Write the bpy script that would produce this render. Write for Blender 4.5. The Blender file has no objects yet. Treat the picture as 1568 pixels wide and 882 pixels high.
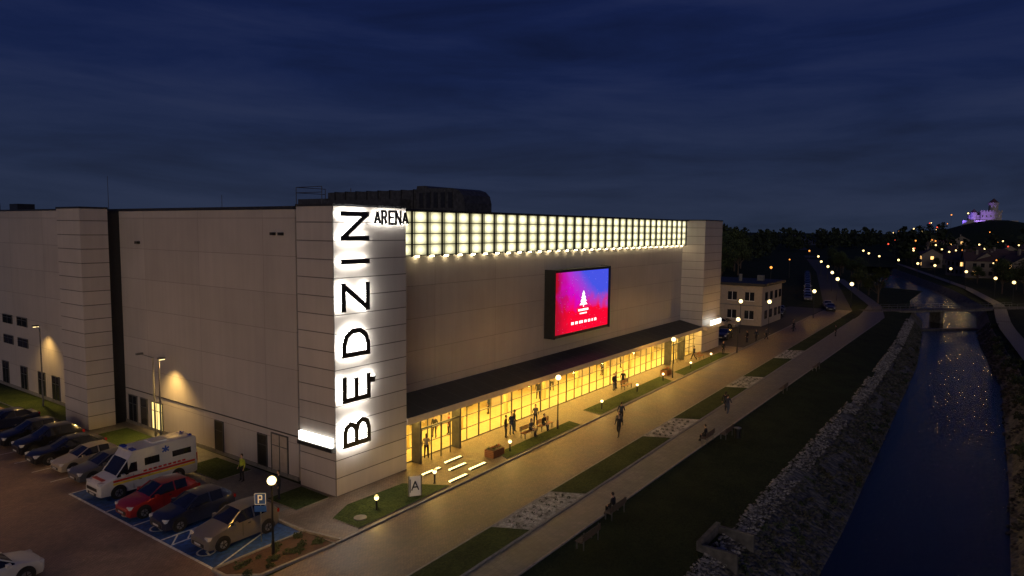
import bpy, math, random
from mathutils import Vector, Matrix, noise as mnoise
random.seed(7)
D=bpy.data; SC=bpy.context.scene
SC.view_settings.view_transform='Standard'; SC.view_settings.look='None'; SC.view_settings.exposure=0
COL=SC.collection
# ---------------------------------------------------------------- materials
def nn(nt,t,**k):
    n=nt.nodes.new(t)
    for a,b in k.items():
        if a.startswith('i_'):
            n.inputs[a[2:].replace('_',' ')].default_value=b
        else: setattr(n,a,b)
    return n
def math_(nt,op,a,b=None,c=None):
    n=nt.nodes.new('ShaderNodeMath'); n.operation=op
    for i,v in enumerate((a,b,c)):
        if v is None: continue
        if isinstance(v,(int,float)): n.inputs[i].default_value=v
        else: nt.links.new(v,n.inputs[i])
    return n.outputs[0]
def mixc(nt,f,a,b,mode='MIX'):
    n=nt.nodes.new('ShaderNodeMix'); n.data_type='RGBA'; n.blend_type=mode
    for s,v in ((n.inputs[0],f),(n.inputs[6],a),(n.inputs[7],b)):
        if isinstance(v,(int,float)): s.default_value=v
        elif isinstance(v,tuple): s.default_value=(*v,1) if len(v)==3 else v
        else: nt.links.new(v,s)
    return n.outputs[2]
def base(name):
    m=D.materials.new(name); m.use_nodes=True; nt=m.node_tree
    return m,nt,nt.nodes['Principled BSDF']
def M(name,c,rough=.6,metal=0,var=.15,scale=3.0,em=None,es=0,bump=0,c2=None,spec=None,coat=0):
    m,nt,b=base(name)
    b.inputs['Roughness'].default_value=rough; b.inputs['Metallic'].default_value=metal
    if spec is not None: b.inputs['Specular IOR Level'].default_value=spec
    if coat: b.inputs['Coat Weight'].default_value=coat
    tc=nn(nt,'ShaderNodeTexCoord'); nz=nn(nt,'ShaderNodeTexNoise',i_Scale=scale,i_Detail=5.0)
    nt.links.new(tc.outputs['Object'],nz.inputs['Vector'])
    if c2 is None: c2=tuple(max(0,x*(1-2*var)) for x in c)
    f=math_(nt,'MULTIPLY_ADD',nz.outputs['Fac'],3.0,-1.0)
    cl=nn(nt,'ShaderNodeClamp'); nt.links.new(f,cl.inputs[0])
    nt.links.new(mixc(nt,cl.outputs[0],c2,c),b.inputs['Base Color'])
    if em: b.inputs['Emission Color'].default_value=(*em,1); b.inputs['Emission Strength'].default_value=es
    if bump:
        bp=nn(nt,'ShaderNodeBump',i_Strength=bump,i_Distance=.05); nt.links.new(nz.outputs['Fac'],bp.inputs['Height']); nt.links.new(bp.outputs[0],b.inputs['Normal'])
    return m
def EM(name,c,s):
    m=D.materials.new(name); m.use_nodes=True; nt=m.node_tree; nt.nodes.clear()
    o=nn(nt,'ShaderNodeOutputMaterial'); e=nn(nt,'ShaderNodeEmission'); e.inputs[0].default_value=(*c,1); e.inputs[1].default_value=s
    nt.links.new(e.outputs[0],o.inputs[0]); return m
def cladding(name,c,ph,pv,dark=.35,lw=.022,rough=.45):
    m,nt,b=base(name); b.inputs['Roughness'].default_value=rough
    g=nn(nt,'ShaderNodeNewGeometry'); s=nn(nt,'ShaderNodeSeparateXYZ'); nt.links.new(g.outputs['Position'],s.inputs[0])
    zz=math_(nt,'DIVIDE',s.outputs[2],ph); fz=math_(nt,'FRACT',zz); lz=math_(nt,'LESS_THAN',fz,lw*2/ph)
    xy=math_(nt,'ADD',s.outputs[0],s.outputs[1]); hx=math_(nt,'DIVIDE',xy,pv); fx=math_(nt,'FRACT',hx); lx=math_(nt,'LESS_THAN',fx,lw*1.4/pv)
    ln=math_(nt,'MAXIMUM',lz,lx)
    cb=nn(nt,'ShaderNodeCombineXYZ'); nt.links.new(math_(nt,'FLOOR',zz),cb.inputs[0]); nt.links.new(math_(nt,'FLOOR',hx),cb.inputs[1])
    wn=nn(nt,'ShaderNodeTexWhiteNoise'); nt.links.new(cb.outputs[0],wn.inputs[0])
    nz=nn(nt,'ShaderNodeTexNoise',i_Scale=.35,i_Detail=6.0); nt.links.new(g.outputs['Position'],nz.inputs['Vector'])
    ms=nn(nt,'ShaderNodeMapping'); ms.inputs['Scale'].default_value=(1.6,1.6,.12); nt.links.new(g.outputs['Position'],ms.inputs[0])
    n3=nn(nt,'ShaderNodeTexNoise',i_Scale=1.5,i_Detail=5.0); nt.links.new(ms.outputs[0],n3.inputs['Vector'])
    v=math_(nt,'ADD',math_(nt,'MULTIPLY',wn.outputs[0],.12),math_(nt,'MULTIPLY',nz.outputs[0],.3))
    v=math_(nt,'ADD',v,math_(nt,'MULTIPLY_ADD',n3.outputs[0],.22,.67))
    c0=mixc(nt,1.0,c,v,'MULTIPLY')
    nt.links.new(mixc(nt,ln,c0,tuple(x*dark for x in c)),b.inputs['Base Color'])
    bp=nn(nt,'ShaderNodeBump',i_Strength=.6,i_Distance=.03); nt.links.new(math_(nt,'SUBTRACT',1.0,ln),bp.inputs['Height']); nt.links.new(bp.outputs[0],b.inputs['Normal'])
    return m
def pavers(name,c1,c2,mortar,bw=.2,bh=.1,rough=.55):
    m,nt,b=base(name)
    g=nn(nt,'ShaderNodeNewGeometry'); br=nn(nt,'ShaderNodeTexBrick'); br.inputs['Scale'].default_value=1
    br.inputs['Brick Width'].default_value=bw; br.inputs['Row Height'].default_value=bh; br.inputs['Mortar Size'].default_value=.008
    br.inputs['Color1'].default_value=(*c1,1); br.inputs['Color2'].default_value=(*c2,1); br.inputs['Mortar'].default_value=(*mortar,1)
    nt.links.new(g.outputs['Position'],br.inputs['Vector'])
    nz=nn(nt,'ShaderNodeTexNoise',i_Scale=.4,i_Detail=9.0,i_Roughness=.7); nt.links.new(g.outputs['Position'],nz.inputs['Vector'])
    v=math_(nt,'MULTIPLY_ADD',nz.outputs[0],2.2,-.1)
    nt.links.new(mixc(nt,1.0,br.outputs[0],v,'MULTIPLY'),b.inputs['Base Color'])
    nt.links.new(math_(nt,'MULTIPLY_ADD',nz.outputs[0],.5,rough-.25),b.inputs['Roughness'])
    bp=nn(nt,'ShaderNodeBump',i_Strength=.5,i_Distance=.01); nt.links.new(br.outputs['Fac'],bp.inputs['Height']); bp.invert=True; nt.links.new(bp.outputs[0],b.inputs['Normal'])
    return m
def grassmat(name,c1,c2):
    m,nt,b=base(name); b.inputs['Roughness'].default_value=.9; b.inputs['Specular IOR Level'].default_value=.15
    g=nn(nt,'ShaderNodeNewGeometry')
    n1=nn(nt,'ShaderNodeTexNoise',i_Scale=.35,i_Detail=8.0,i_Roughness=.7); n2=nn(nt,'ShaderNodeTexNoise',i_Scale=9.0,i_Detail=4.0)
    for n in (n1,n2): nt.links.new(g.outputs['Position'],n.inputs['Vector'])
    f=math_(nt,'MULTIPLY',n1.outputs[0],n2.outputs[0]); f=math_(nt,'MULTIPLY_ADD',f,5.0,-.75)
    cl=nn(nt,'ShaderNodeClamp'); nt.links.new(f,cl.inputs[0])
    nt.links.new(mixc(nt,cl.outputs[0],c1,c2),b.inputs['Base Color'])
    bp=nn(nt,'ShaderNodeBump',i_Strength=.9,i_Distance=.08); nt.links.new(n2.outputs[0],bp.inputs['Height']); nt.links.new(bp.outputs[0],b.inputs['Normal'])
    return m
def stones(name,c1,c2,sc,rough=.85):
    m,nt,b=base(name); b.inputs['Roughness'].default_value=rough
    g=nn(nt,'ShaderNodeNewGeometry'); vo=nn(nt,'ShaderNodeTexVoronoi',i_Scale=sc); nt.links.new(g.outputs['Position'],vo.inputs['Vector'])
    nz=nn(nt,'ShaderNodeTexNoise',i_Scale=.8,i_Detail=8.0,i_Roughness=.75); nt.links.new(g.outputs['Position'],nz.inputs['Vector'])
    s=nn(nt,'ShaderNodeSeparateColor'); nt.links.new(vo.outputs['Color'],s.inputs[0])
    f=math_(nt,'MULTIPLY_ADD',nz.outputs[0],3.2,-1.35); f=math_(nt,'ADD',f,math_(nt,'MULTIPLY',s.outputs[0],.5))
    cl=nn(nt,'ShaderNodeClamp'); nt.links.new(f,cl.inputs[0])
    nt.links.new(mixc(nt,cl.outputs[0],c1,c2),b.inputs['Base Color'])
    bp=nn(nt,'ShaderNodeBump',i_Strength=1.0,i_Distance=.15); nt.links.new(vo.outputs['Distance'],bp.inputs['Height']); bp.invert=True; nt.links.new(bp.outputs[0],b.inputs['Normal'])
    return m

WALL=cladding('wall_cladding',(.39,.35,.325),2.35,7.5,.62,.02)
TOWER=cladding('tower_cladding',(.42,.38,.355),1.08,90,.25,.028)
DARK=M('dark_recess_metal',(.015,.015,.017),.5)
CAP=M('parapet_metal',(.05,.05,.055),.4,.5)
ROOFM=M('canopy_roofing',(.035,.033,.033),.7)
BEIGE=M('beige_render',(.55,.45,.33),.7,var=.06)
BEIGE2=M('beige_facade',(.36,.30,.24),.75,var=.08)
FRAME=M('window_frame_metal',(.10,.10,.10),.4,.4)
STEEL=M('galvanised_steel',(.22,.22,.22),.4,.7)
BLACK=M('black_metal',(.02,.02,.02),.45,.2)
PROM=pavers('promenade_pavers',(.22,.155,.10),(.15,.105,.07),(.06,.045,.035))
PARK=pavers('parking_pavers',(.27,.18,.135),(.20,.135,.10),(.08,.06,.05),.2,.1)
PATHM=pavers('path_pavers',(.155,.14,.12),(.115,.105,.09),(.06,.055,.05),.3,.3)
ASPH=M('asphalt',(.055,.052,.05),.8,scale=6,bump=.2)
KERB=M('kerb_concrete',(.30,.28,.25),.8,scale=5)
CONC=M('concrete',(.20,.19,.17),.85,scale=2,bump=.2)
CONCD=M('weathered_concrete',(.13,.12,.105),.9,scale=2,bump=.3,var=.3)
BLUEP=M('blue_bay_paint',(.02,.085,.30),.6,scale=4,var=.3)
WHITEP=M('white_road_paint',(.72,.72,.69),.6,scale=6,var=.2)
GRASS=grassmat('lawn',(.018,.034,.008),(.060,.080,.020))
GROUNDG=grassmat('meadow',(.010,.018,.006),(.032,.046,.014))
GRAVEL=stones('white_gravel',(.16,.15,.13),(.60,.58,.54),7)
RIP=stones('riprap_stone',(.045,.045,.034),(.20,.18,.145),3.2)
SOIL=M('planting_soil',(.09,.05,.03),.95,scale=8,bump=.5)
WOOD=M('bench_wood',(.30,.12,.045),.55,scale=8)
WOOD2=M('bench_wood_weathered',(.10,.07,.05),.7,scale=8)
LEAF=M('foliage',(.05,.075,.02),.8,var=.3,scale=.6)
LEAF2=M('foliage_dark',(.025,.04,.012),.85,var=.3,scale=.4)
DRY=M('dry_grass',(.10,.09,.045),.85,var=.3,scale=.6)
BARK=M('bark',(.08,.06,.045),.9,scale=8)
WHITE_EM=EM('sign_white_light',(1,.98,.86),3.5)
LED_BACK=EM('letter_back_led',(1,.975,.88),42)
LED_BACK2=EM('small_letter_back_led',(1,.975,.88),26)
LAMP_W=EM('lamp_warm_glow',(1,.76,.34),3.6)
LAMP_FAR=EM('lamp_far_glow',(1,.68,.26),3.6)
LAMP_OR=EM('lamp_orange_glow',(1,.33,.06),2.2)
LAMP_RED=EM('lamp_red_glow',(1,.10,.05),1.6)
CEIL_EM=EM('ceiling_luminaire',(1,.80,.36),5)
STRIP_EM=EM('ground_strip_light',(1,.84,.30),3.4)
INT=M('interior_wall',(.74,.60,.28),.7,var=.2,scale=.7)
INTF=M('interior_floor',(.45,.36,.20),.35,var=.1)
BLACKP=M('letter_face',(.02,.02,.022),.5)
def glassmat(name,tint=(.95,.95,.90),f=.07):
    m=D.materials.new(name); m.use_nodes=True; nt=m.node_tree; nt.nodes.clear()
    o=nn(nt,'ShaderNodeOutputMaterial'); t=nn(nt,'ShaderNodeBsdfTransparent'); t.inputs[0].default_value=(*tint,1)
    g=nn(nt,'ShaderNodeBsdfGlossy'); g.inputs['Roughness'].default_value=.03; mx=nn(nt,'ShaderNodeMixShader'); mx.inputs[0].default_value=f
    nt.links.new(t.outputs[0],mx.inputs[1]); nt.links.new(g.outputs[0],mx.inputs[2]); nt.links.new(mx.outputs[0],o.inputs[0]); return m
GLASS=glassmat('window_glass')
# ---------------------------------------------------------------- mesh builder
class B:
    def __init__(s): s.v=[];s.f=[];s.mi=[];s.mats=[]
    def m(s,mat):
        if mat not in s.mats: s.mats.append(mat)
        return s.mats.index(mat)
    def poly(s,pts,mat):
        n=len(s.v); s.v+= [tuple(p) for p in pts]; s.f.append(list(range(n,n+len(pts)))); s.mi.append(s.m(mat))
    def box(s,x0,x1,y0,y1,z0,z1,mat,T=None):
        n=len(s.v); P=[(x,y,z) for z in (z0,z1) for y in (y0,y1) for x in (x0,x1)]
        if T is not None: P=[tuple(T@Vector(p)) for p in P]
        s.v+=P; k=s.m(mat)
        for f in ((0,2,3,1),(4,5,7,6),(0,1,5,4),(2,6,7,3),(0,4,6,2),(1,3,7,5)):
            s.f.append([n+i for i in f]); s.mi.append(k)
    def cyl(s,p0,p1,r0,r1,mat,n=10,cap=True):
        p0=Vector(p0);p1=Vector(p1);d=(p1-p0).normalized(); a=d.orthogonal().normalized(); b=d.cross(a); o=len(s.v); k=s.m(mat)
        for p,r in ((p0,r0),(p1,r1)):
            for i in range(n):
                t=2*math.pi*i/n; s.v.append(tuple(p+(a*math.cos(t)+b*math.sin(t))*r))
        for i in range(n):
            j=(i+1)%n; s.f.append([o+i,o+j,o+n+j,o+n+i]); s.mi.append(k)
        if cap:
            s.f.append([o+i for i in range(n)][::-1]); s.mi.append(k); s.f.append([o+n+i for i in range(n)]); s.mi.append(k)
    def ball(s,c,r,mat,n=10,m=6,sc=(1,1,1)):
        o=len(s.v); k=s.m(mat)
        for j in range(m+1):
            ph=math.pi*j/m
            for i in range(n):
                t=2*math.pi*i/n; s.v.append((c[0]+r*sc[0]*math.sin(ph)*math.cos(t),c[1]+r*sc[1]*math.sin(ph)*math.sin(t),c[2]+r*sc[2]*math.cos(ph)))
        for j in range(m):
            for i in range(n):
                i2=(i+1)%n; s.f.append([o+j*n+i,o+(j+1)*n+i,o+(j+1)*n+i2,o+j*n+i2]); s.mi.append(k)
    def mesh(s,name,smooth=None):
        me=D.meshes.new(name); me.from_pydata(s.v,[],s.f)
        for m in s.mats: me.materials.append(m)
        me.polygons.foreach_set('material_index',s.mi)
        if smooth:
            me.polygons.foreach_set('use_smooth',[True]*len(s.f))
            try: me.set_sharp_from_angle(angle=math.radians(smooth))
            except Exception: pass
        me.update(); return me
    def obj(s,name,parent=None,loc=(0,0,0),rz=0,smooth=None):
        return put(s.mesh(name,smooth),name,parent,loc,rz)
def put(me,name,parent=None,loc=(0,0,0),rz=0,sc=1):
    o=D.objects.new(name,me); COL.objects.link(o); o.location=loc; o.rotation_euler=(0,0,rz)
    o.scale=(sc,sc,sc) if not isinstance(sc,tuple) else sc
    if parent: o.parent=parent
    return o
def E(name,loc=(0,0,0),rz=0):
    o=D.objects.new(name,None); COL.objects.link(o); o.location=loc; o.rotation_euler=(0,0,rz); o.empty_display_size=.5; return o
def light(kind,name,loc,power,color,parent=None,size=.2,rot=None,**k):
    l=D.lights.new(name,kind); l.energy=power; l.color=color
    if kind in('POINT','SPOT'): l.shadow_soft_size=size
    if kind=='AREA': l.size=size
    for a,b in k.items(): setattr(l,a,b)
    o=D.objects.new(name,l); COL.objects.link(o); o.location=loc
    if rot: o.rotation_euler=rot
    if parent: o.parent=parent
    return o
# ---------------------------------------------------------------- world, added wall fill, camera
az=math.radians(211); el=math.radians(10)
w=D.worlds.new("World"); SC.world=w; w.use_nodes=True; nt=w.node_tree; nt.nodes.clear()
out=nn(nt,'ShaderNodeOutputWorld'); bg=nn(nt,'ShaderNodeBackground'); bg2=nn(nt,'ShaderNodeBackground'); ad=nn(nt,'ShaderNodeAddShader')
sky=nn(nt,'ShaderNodeTexSky'); sky.sky_type='NISHITA'; sky.sun_disc=False; sky.sun_elevation=math.radians(1); sky.sun_rotation=math.radians(90)-az
bg.inputs[1].default_value=.0012; nt.links.new(sky.outputs[0],bg.inputs[0])
tc=nn(nt,'ShaderNodeTexCoord'); sp=nn(nt,'ShaderNodeSeparateXYZ'); nt.links.new(tc.outputs['Generated'],sp.inputs[0])
rp=nn(nt,'ShaderNodeValToRGB'); el_=rp.color_ramp.elements
el_[0].position=.0; el_[0].color=(.020,.030,.060,1); el_[1].position=.45; el_[1].color=(.0045,.0096,.060,1)
e=el_.new(.07); e.color=(.0155,.0255,.062,1); e=el_.new(.20); e.color=(.0070,.0148,.061,1)
nt.links.new(sp.outputs[2],rp.inputs[0])
mp=nn(nt,'ShaderNodeMapping'); mp.inputs['Scale'].default_value=(1.5,1.5,10); nt.links.new(tc.outputs['Generated'],mp.inputs[0])
n1=nn(nt,'ShaderNodeTexNoise',i_Scale=1.8,i_Detail=8.0,i_Roughness=.58,i_Distortion=.35); nt.links.new(mp.outputs[0],n1.inputs['Vector'])
v=math_(nt,'MULTIPLY_ADD',n1.outputs[0],1.7,.15)
c=mixc(nt,1.0,rp.outputs[0],v,'MULTIPLY')
v2=nn(nt,'ShaderNodeClamp'); nt.links.new(math_(nt,'MULTIPLY_ADD',n1.outputs[0],2.8,-1.3),v2.inputs[0])
c=mixc(nt,math_(nt,'MULTIPLY',v2.outputs[0],.5),c,(.022,.026,.046))
nt.links.new(c,bg2.inputs[0]); bg2.inputs[1].default_value=1.0
nt.links.new(bg.outputs[0],ad.inputs[0]); nt.links.new(bg2.outputs[0],ad.inputs[1]); nt.links.new(ad.outputs[0],out.inputs[0])
sd=D.lights.new('wall_fill','SUN'); sd.energy=.46; sd.angle=math.radians(25); sd.color=(1,.84,.74)  # no sun at night: warm directional fill added to light the walls
so=D.objects.new('wall_fill',sd); COL.objects.link(so)
so.rotation_euler=Vector((math.cos(az)*math.cos(el),math.sin(az)*math.cos(el),math.sin(el))).to_track_quat('Z','Y').to_euler()

cam=D.cameras.new('camera'); co=D.objects.new('camera',cam); COL.objects.link(co); SC.camera=co
cam.sensor_width=36; cam.lens=24.2; cam.clip_end=9000; cam.clip_start=.5
Mx=Matrix.Rotation(math.radians(35.5-90),4,'Z')@Matrix.Rotation(math.radians(90-4.99),4,'X')@Matrix.Rotation(.0098,4,'Z')
Mx.translation=Vector((-26.18,-31.29,16)); co.matrix_world=Mx

# ---------------------------------------------------------------- ground sheet with river channel
def lerp(tab,x):
    if x<=tab[0][0]: return tab[0][1]
    for (a,b),(c_,d) in zip(tab,tab[1:]):
        if x<=c_: return b+(d-b)*(x-a)/(c_-a)
    return tab[-1][1]
bankT=[(-400,-20),(53,-20),(90,-19),(123,-17.3),(145,-16),(226,3.5),(378,39),(640,110),(5000,1200)]
bankW=[(-400,-24.6),(20,-24),(85,-22.2),(119,-19.8),(145,-17.8),(226,1.8),(378,37),(640,107),(5000,1180)]
riv2=[(-400,-32.9),(33,-32.8),(75,-32.2),(115,-29.0),(135,-28),(160,-27),(211,-18),(322,9),(420,33),(640,92),(5000,1130)]
xs=[-400,-100,-60]+[x for x in range(-40,140,4)]+[140,150,160,175,190,211,226,250,280,322,350,378,420,500,640,1000,2000,5000]
rows=[]
for x in xs:
    t=lerp(bankT,x);wt=lerp(bankW,x);r=lerp(riv2,x)
    rows.append([(x,3500,0),(x,t+14,0) if x>200 else (x,-14,0),(x,t,-.7),(x,wt+.2,-2.6),(x,wt-1,-3.2),(x,r+1,-3.2),(x,r-.2,-2.55),(x,r-1.6,-.6),(x,r-6,-.1),(x,-3500,0)])
b=B(); 
for rr in rows: b.v+=rr
n=10
for i in range(len(rows)-1):
    for j in range(n-1):
        b.f.append([i*n+j,i*n+j+1,(i+1)*n+j+1,(i+1)*n+j]); b.mi.append(b.m([GROUNDG,GROUNDG,RIP,RIP,RIP,RIP,RIP,GROUNDG,GROUNDG][j]))
b.obj('ground')
wm,nt,bs=base('river_water'); bs.inputs['Base Color'].default_value=(.010,.012,.014,1); bs.inputs['Roughness'].default_value=.16; bs.inputs['Specular IOR Level'].default_value=.32
g=nn(nt,'ShaderNodeNewGeometry'); mp=nn(nt,'ShaderNodeMapping'); mp.inputs['Scale'].default_value=(.6,1.6,1); nt.links.new(g.outputs['Position'],mp.inputs[0])
nz=nn(nt,'ShaderNodeTexNoise',i_Scale=2.2,i_Detail=6.0,i_Roughness=.62,i_Distortion=.6); nt.links.new(mp.outputs[0],nz.inputs['Vector'])
bp=nn(nt,'ShaderNodeBump',i_Strength=.55,i_Distance=.09); nt.links.new(nz.outputs[0],bp.inputs['Height']); nt.links.new(bp.outputs[0],bs.inputs['Normal'])
b=B(); xw=[x for x in xs if x<=500]
for x in xw: b.v+=[(x,lerp(bankW,x)+.6,-2.75),(x,lerp(riv2,x)-.6,-2.75)]
for i in range(len(xw)-1): b.f.append([2*i,2*i+1,2*i+3,2*i+2]); b.mi.append(b.m(wm))
b.obj('river')
def rocks(name,x0,x1,fa,fb,za,zb,cnt,smin,smax,mat,seed,thr=-.12):
    rnd=random.Random(seed); b=B()
    for _ in range(cnt):
        x=rnd.uniform(x0,x1); u=rnd.random(); ya,yb=fa(x),fb(x); y=ya+(yb-ya)*u; z=za+(zb-za)*u
        if mnoise.noise(Vector((x*.35,y*.9,seed)))<thr: continue
        s=rnd.uniform(smin,smax)*(1+ max(0,x-50)/140); k=b.m(mat[rnd.randrange(len(mat))]); o=len(b.v)
        T=Matrix.Rotation(rnd.random()*6,3,(rnd.random()-.5,rnd.random()-.5,rnd.random()))
        for p in ((1,0,0),(-1,0,0),(0,1,0),(0,-1,0),(0,0,1),(0,0,-1)):
            q=T@Vector(p); q=Vector((q.x*rnd.uniform(.7,1.3),q.y*rnd.uniform(.7,1.3),q.z*rnd.uniform(.35,.7)))*s; b.v.append((x+q.x,y+q.y,z+q.z))
        for f in ((0,2,4),(2,1,4),(1,3,4),(3,0,4),(2,0,5),(1,2,5),(3,1,5),(0,3,5)): b.f.append([o+i for i in f]); b.mi.append(k)
    return b.obj(name)
STL=M('riprap_stone_light',(.36,.33,.28),.85,scale=1.5,var=.3); STD=M('riprap_stone_dark',(.12,.108,.088),.9,scale=1.5,var=.35); STG=M('riprap_stone_mossy',(.07,.075,.045),.9,scale=1.5,var=.35)
rocks('riverbank_stones',-8,125,lambda x:lerp(bankT,x)+.35,lambda x:lerp(bankT,x)-.85,-.60,-1.0,8000,.06,.15,[STL,STL,STD],1,-.3)
rocks('riverbank_riprap',-8,125,lambda x:lerp(bankT,x)-.9,lambda x:lerp(bankW,x),-1.1,-2.7,7000,.06,.22,[STD,STD,STG,STG],2,-.2)
rocks('far_riverbank_stones',-8,130,lambda x:lerp(riv2,x)-1.5,lambda x:lerp(riv2,x)+.3,-.7,-2.75,2600,.08,.22,[STD,STG],3)

kL=lambda x:-4.7+.02*(x+4)
rR=lambda x:-9.9+.0215*(x+4)
pL=lambda x:-11.9+.019*(x+4)
pR=lambda x:-13.9
def strip(b,f0,f1,x0,x1,z,mat,step=8):
    n=max(1,int((x1-x0)/step))
    for i in range(n):
        a=x0+(x1-x0)*i/n;c=x0+(x1-x0)*(i+1)/n
        b.poly([(a,f1(a),z),(c,f1(c),z),(c,f0(c),z),(a,f0(a),z)],mat)
b=B(); strip(b,kL,rR,-40,126,.012,PROM)
b.poly([(-40,-4.98,.012),(-9.3,-4.98,.012),(-9.3,-4.8,.012),(-40,-4.8,.012)],PROM)
b.poly([(126,-7.1,.012),(260,22.0,.012),(260,27.6,.012),(126,-1.9,.012)],ASPH)
b.poly([(260,22.0,.012),(700,130,.012),(700,137,.012),(260,27.6,.012)],ASPH)
b.obj('promenade')
b=B(); strip(b,pL,pR,-30,118,.012,PATHM)
b.poly([(118,-13.9,.012),(140,-10.5,.012),(140,-8,.012),(118,pL(118),.012)],PATHM)
b.poly([(140,-10.5,.012),(226,12,.012),(226,14.5,.012),(140,-8,.012)],PATHM)
b.obj('footpath')
b=B()
rv=lambda x:lerp(riv2,x)
strip(b,lambda x:rv(x)-2.4,lambda x:rv(x)-4.6,-20,126,-.02,PATHM,6)
for i,x in enumerate(range(126,380,12)):
    b.poly([(x,rv(x)-4.6-(x-126)*.02,.02),(x+12,rv(x+12)-4.6-(x-114)*.02,.02),(x+12,rv(x+12)-2.4-(x-114)*.02,.02),(x,rv(x)-2.4-(x-126)*.02,.02)],PATHM)
b.obj('far_bank_path')
b=B()
b.poly([(-4,-4.69,.008),(0,-4.62,.008),(68,-3.26,.008),(68,.9,.008),(-.02,.9,.008),(-4,.9,.008)],PROM)
b.poly([(-4,.9,.008),(-.0,.9,.008),(.4,26,.008),(-4,26,.008)],PATHM)
b.obj('forecourt_pavement')
b=B()
b.poly([(-60,-4.75,.006),(-9.15,-4.75,.006),(-9.15,-2.4,.006),(-4.1,-2.4,.006),(-4.1,90,.006),(-60,90,.006)],PARK)
b.poly([(66.9,-3.0,.006),(126,-1.9,.006),(126,5,.006),(90.7,9,.006),(90.7,40,.006),(66.9,40,.006)],ASPH)
b.obj('parking_lot')
b=B()
def kerbline(b,p,q,wd=.14,h=.12):
    p=Vector((*p,0));q=Vector((*q,0)); d=(q-p); L=d.length; d.normalize(); T=Matrix.Translation(p)@Matrix.Rotation(math.atan2(d.y,d.x),4,'Z')
    b.box(0,L,-wd/2,wd/2,-.05,h,KERB,T)
for a,c_ in ((-4,24),(24,52),(52,80),(80,112)):
    kerbline(b,(a,kL(a)),(c_,kL(c_)),h=.09)
for f in (rR,pL):
    for a,c_ in ((-30,24),(24,70),(70,112)): kerbline(b,(a,f(a)),(c_,f(c_)),h=.05)
kerbline(b,(-30,pR(0)),(112,pR(0)),h=.05)
kerbline(b,(-4.05,-2.2),(-4.05,26)); kerbline(b,(-9.2,-2.3),(-4.1,-2.3)); kerbline(b,(-9.2,-3.3),(-9.2,-2.3)); kerbline(b,(-9.2,-3.3),(-8.2,-4.5)); kerbline(b,(-8.2,-4.5),(-4.1,-4.75)); kerbline(b,(-4.05,-2.3),(-3.6,-4.6))
b.obj('kerbs')
b=B()
b.poly([(-9.05,-2.2,.011),(-4.15,-2.2,.011),(-4.15,13,.011),(-9.05,13,.011)],BLUEP)
Z=.016
def line(b,p,q,wd,z,mat=WHITEP):
    p=Vector(p);q=Vector(q); d=(q-p).normalized(); n_=Vector((-d.y,d.x))*wd/2
    b.poly([(p.x-n_.x,p.y-n_.y,z),(q.x-n_.x,q.y-n_.y,z),(q.x+n_.x,q.y+n_.y,z),(p.x+n_.x,p.y+n_.y,z)],mat)
line(b,(-9.1,-2.25),(-9.1,13.05),.14,Z)
for y in (-2.2,1.75,2.7,5.55,8.6,13): line(b,(-9.0,y),(-4.2,y),.12,Z+.0)
for k in range(6): line(b,(-8.9+k*.8,1.82),(-8.2+k*.8,2.63),.08,Z+.001)
line(b,(-8.9,-2.1),(-4.3,-.2),.10,Z+.001)
for y in (-.3,4.2,7.2):
    c0=(-8.35,y)
    for i in range(14):
        t0=2*math.pi*i/14*.8+1;t1=2*math.pi*(i+1)/14*.8+1
        line(b,(c0[0]+.42*math.cos(t0),c0[1]+.42*math.sin(t0)),(c0[0]+.42*math.cos(t1),c0[1]+.42*math.sin(t1)),.09,Z+.002)
    line(b,(c0[0],c0[1]),(c0[0]+.75,c0[1]),.10,Z+.003); line(b,(c0[0],c0[1]),(c0[0]-.1,c0[1]-.5),.10,Z+.004)
for y in (16,18.8,21.6,24.4,27.2,30,33): line(b,(-9.0,y),(-4.2,y),.10,Z)
for y in (-1.5,1.1,3.7,6.3,8.9,11.5): line(b,(-19.5,y),(-14.6,y),.10,Z)
b.obj('bay_markings')
def lawn(pts,name='lawn',mat=GRASS,z=.06):
    b=B(); b.poly([(x,y,z) for x,y in pts],mat)
    for p,q in zip(pts,pts[1:]+pts[:1]): b.poly([(p[0],p[1],0),(q[0],q[1],0),(q[0],q[1],z),(p[0],p[1],z)],KERB)
    return b.obj(name)
lawn([(-2.1,-4.3),(5.4,-4.15),(3.9,-1.6),(-.4,-1.4),(-2.1,-2.2)])
lawn([(11.6,-4.1),(22,-3.95),(22.3,-2.7),(12.2,-2.8)])
lawn([(25.6,-3.85),(42,-3.6),(43.3,-1.6),(26,-1.9)])
lawn([(45.5,-3.5),(62,-3.2),(62,-1.8),(46.5,-1.9)])
lawn([(-2.6,.3),(-.3,.3),(-.2,3.0),(-2.6,3.0)]); lawn([(-2.7,8),(-.3,8),(-.3,12),(-2.7,12)]); lawn([(-3.3,19.5),(-.6,19.5),(-.6,24),(-3.3,24)])
lawn([(-3.5,29.5),(-1.0,29.5),(-1.0,60),(-3.5,60)])
lawn([(-9.1,-3.2),(-8.15,-4.4),(-4.15,-4.62),(-4.15,-2.4),(-9.1,-2.4)],'planting_bed',SOIL,.08)
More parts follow.
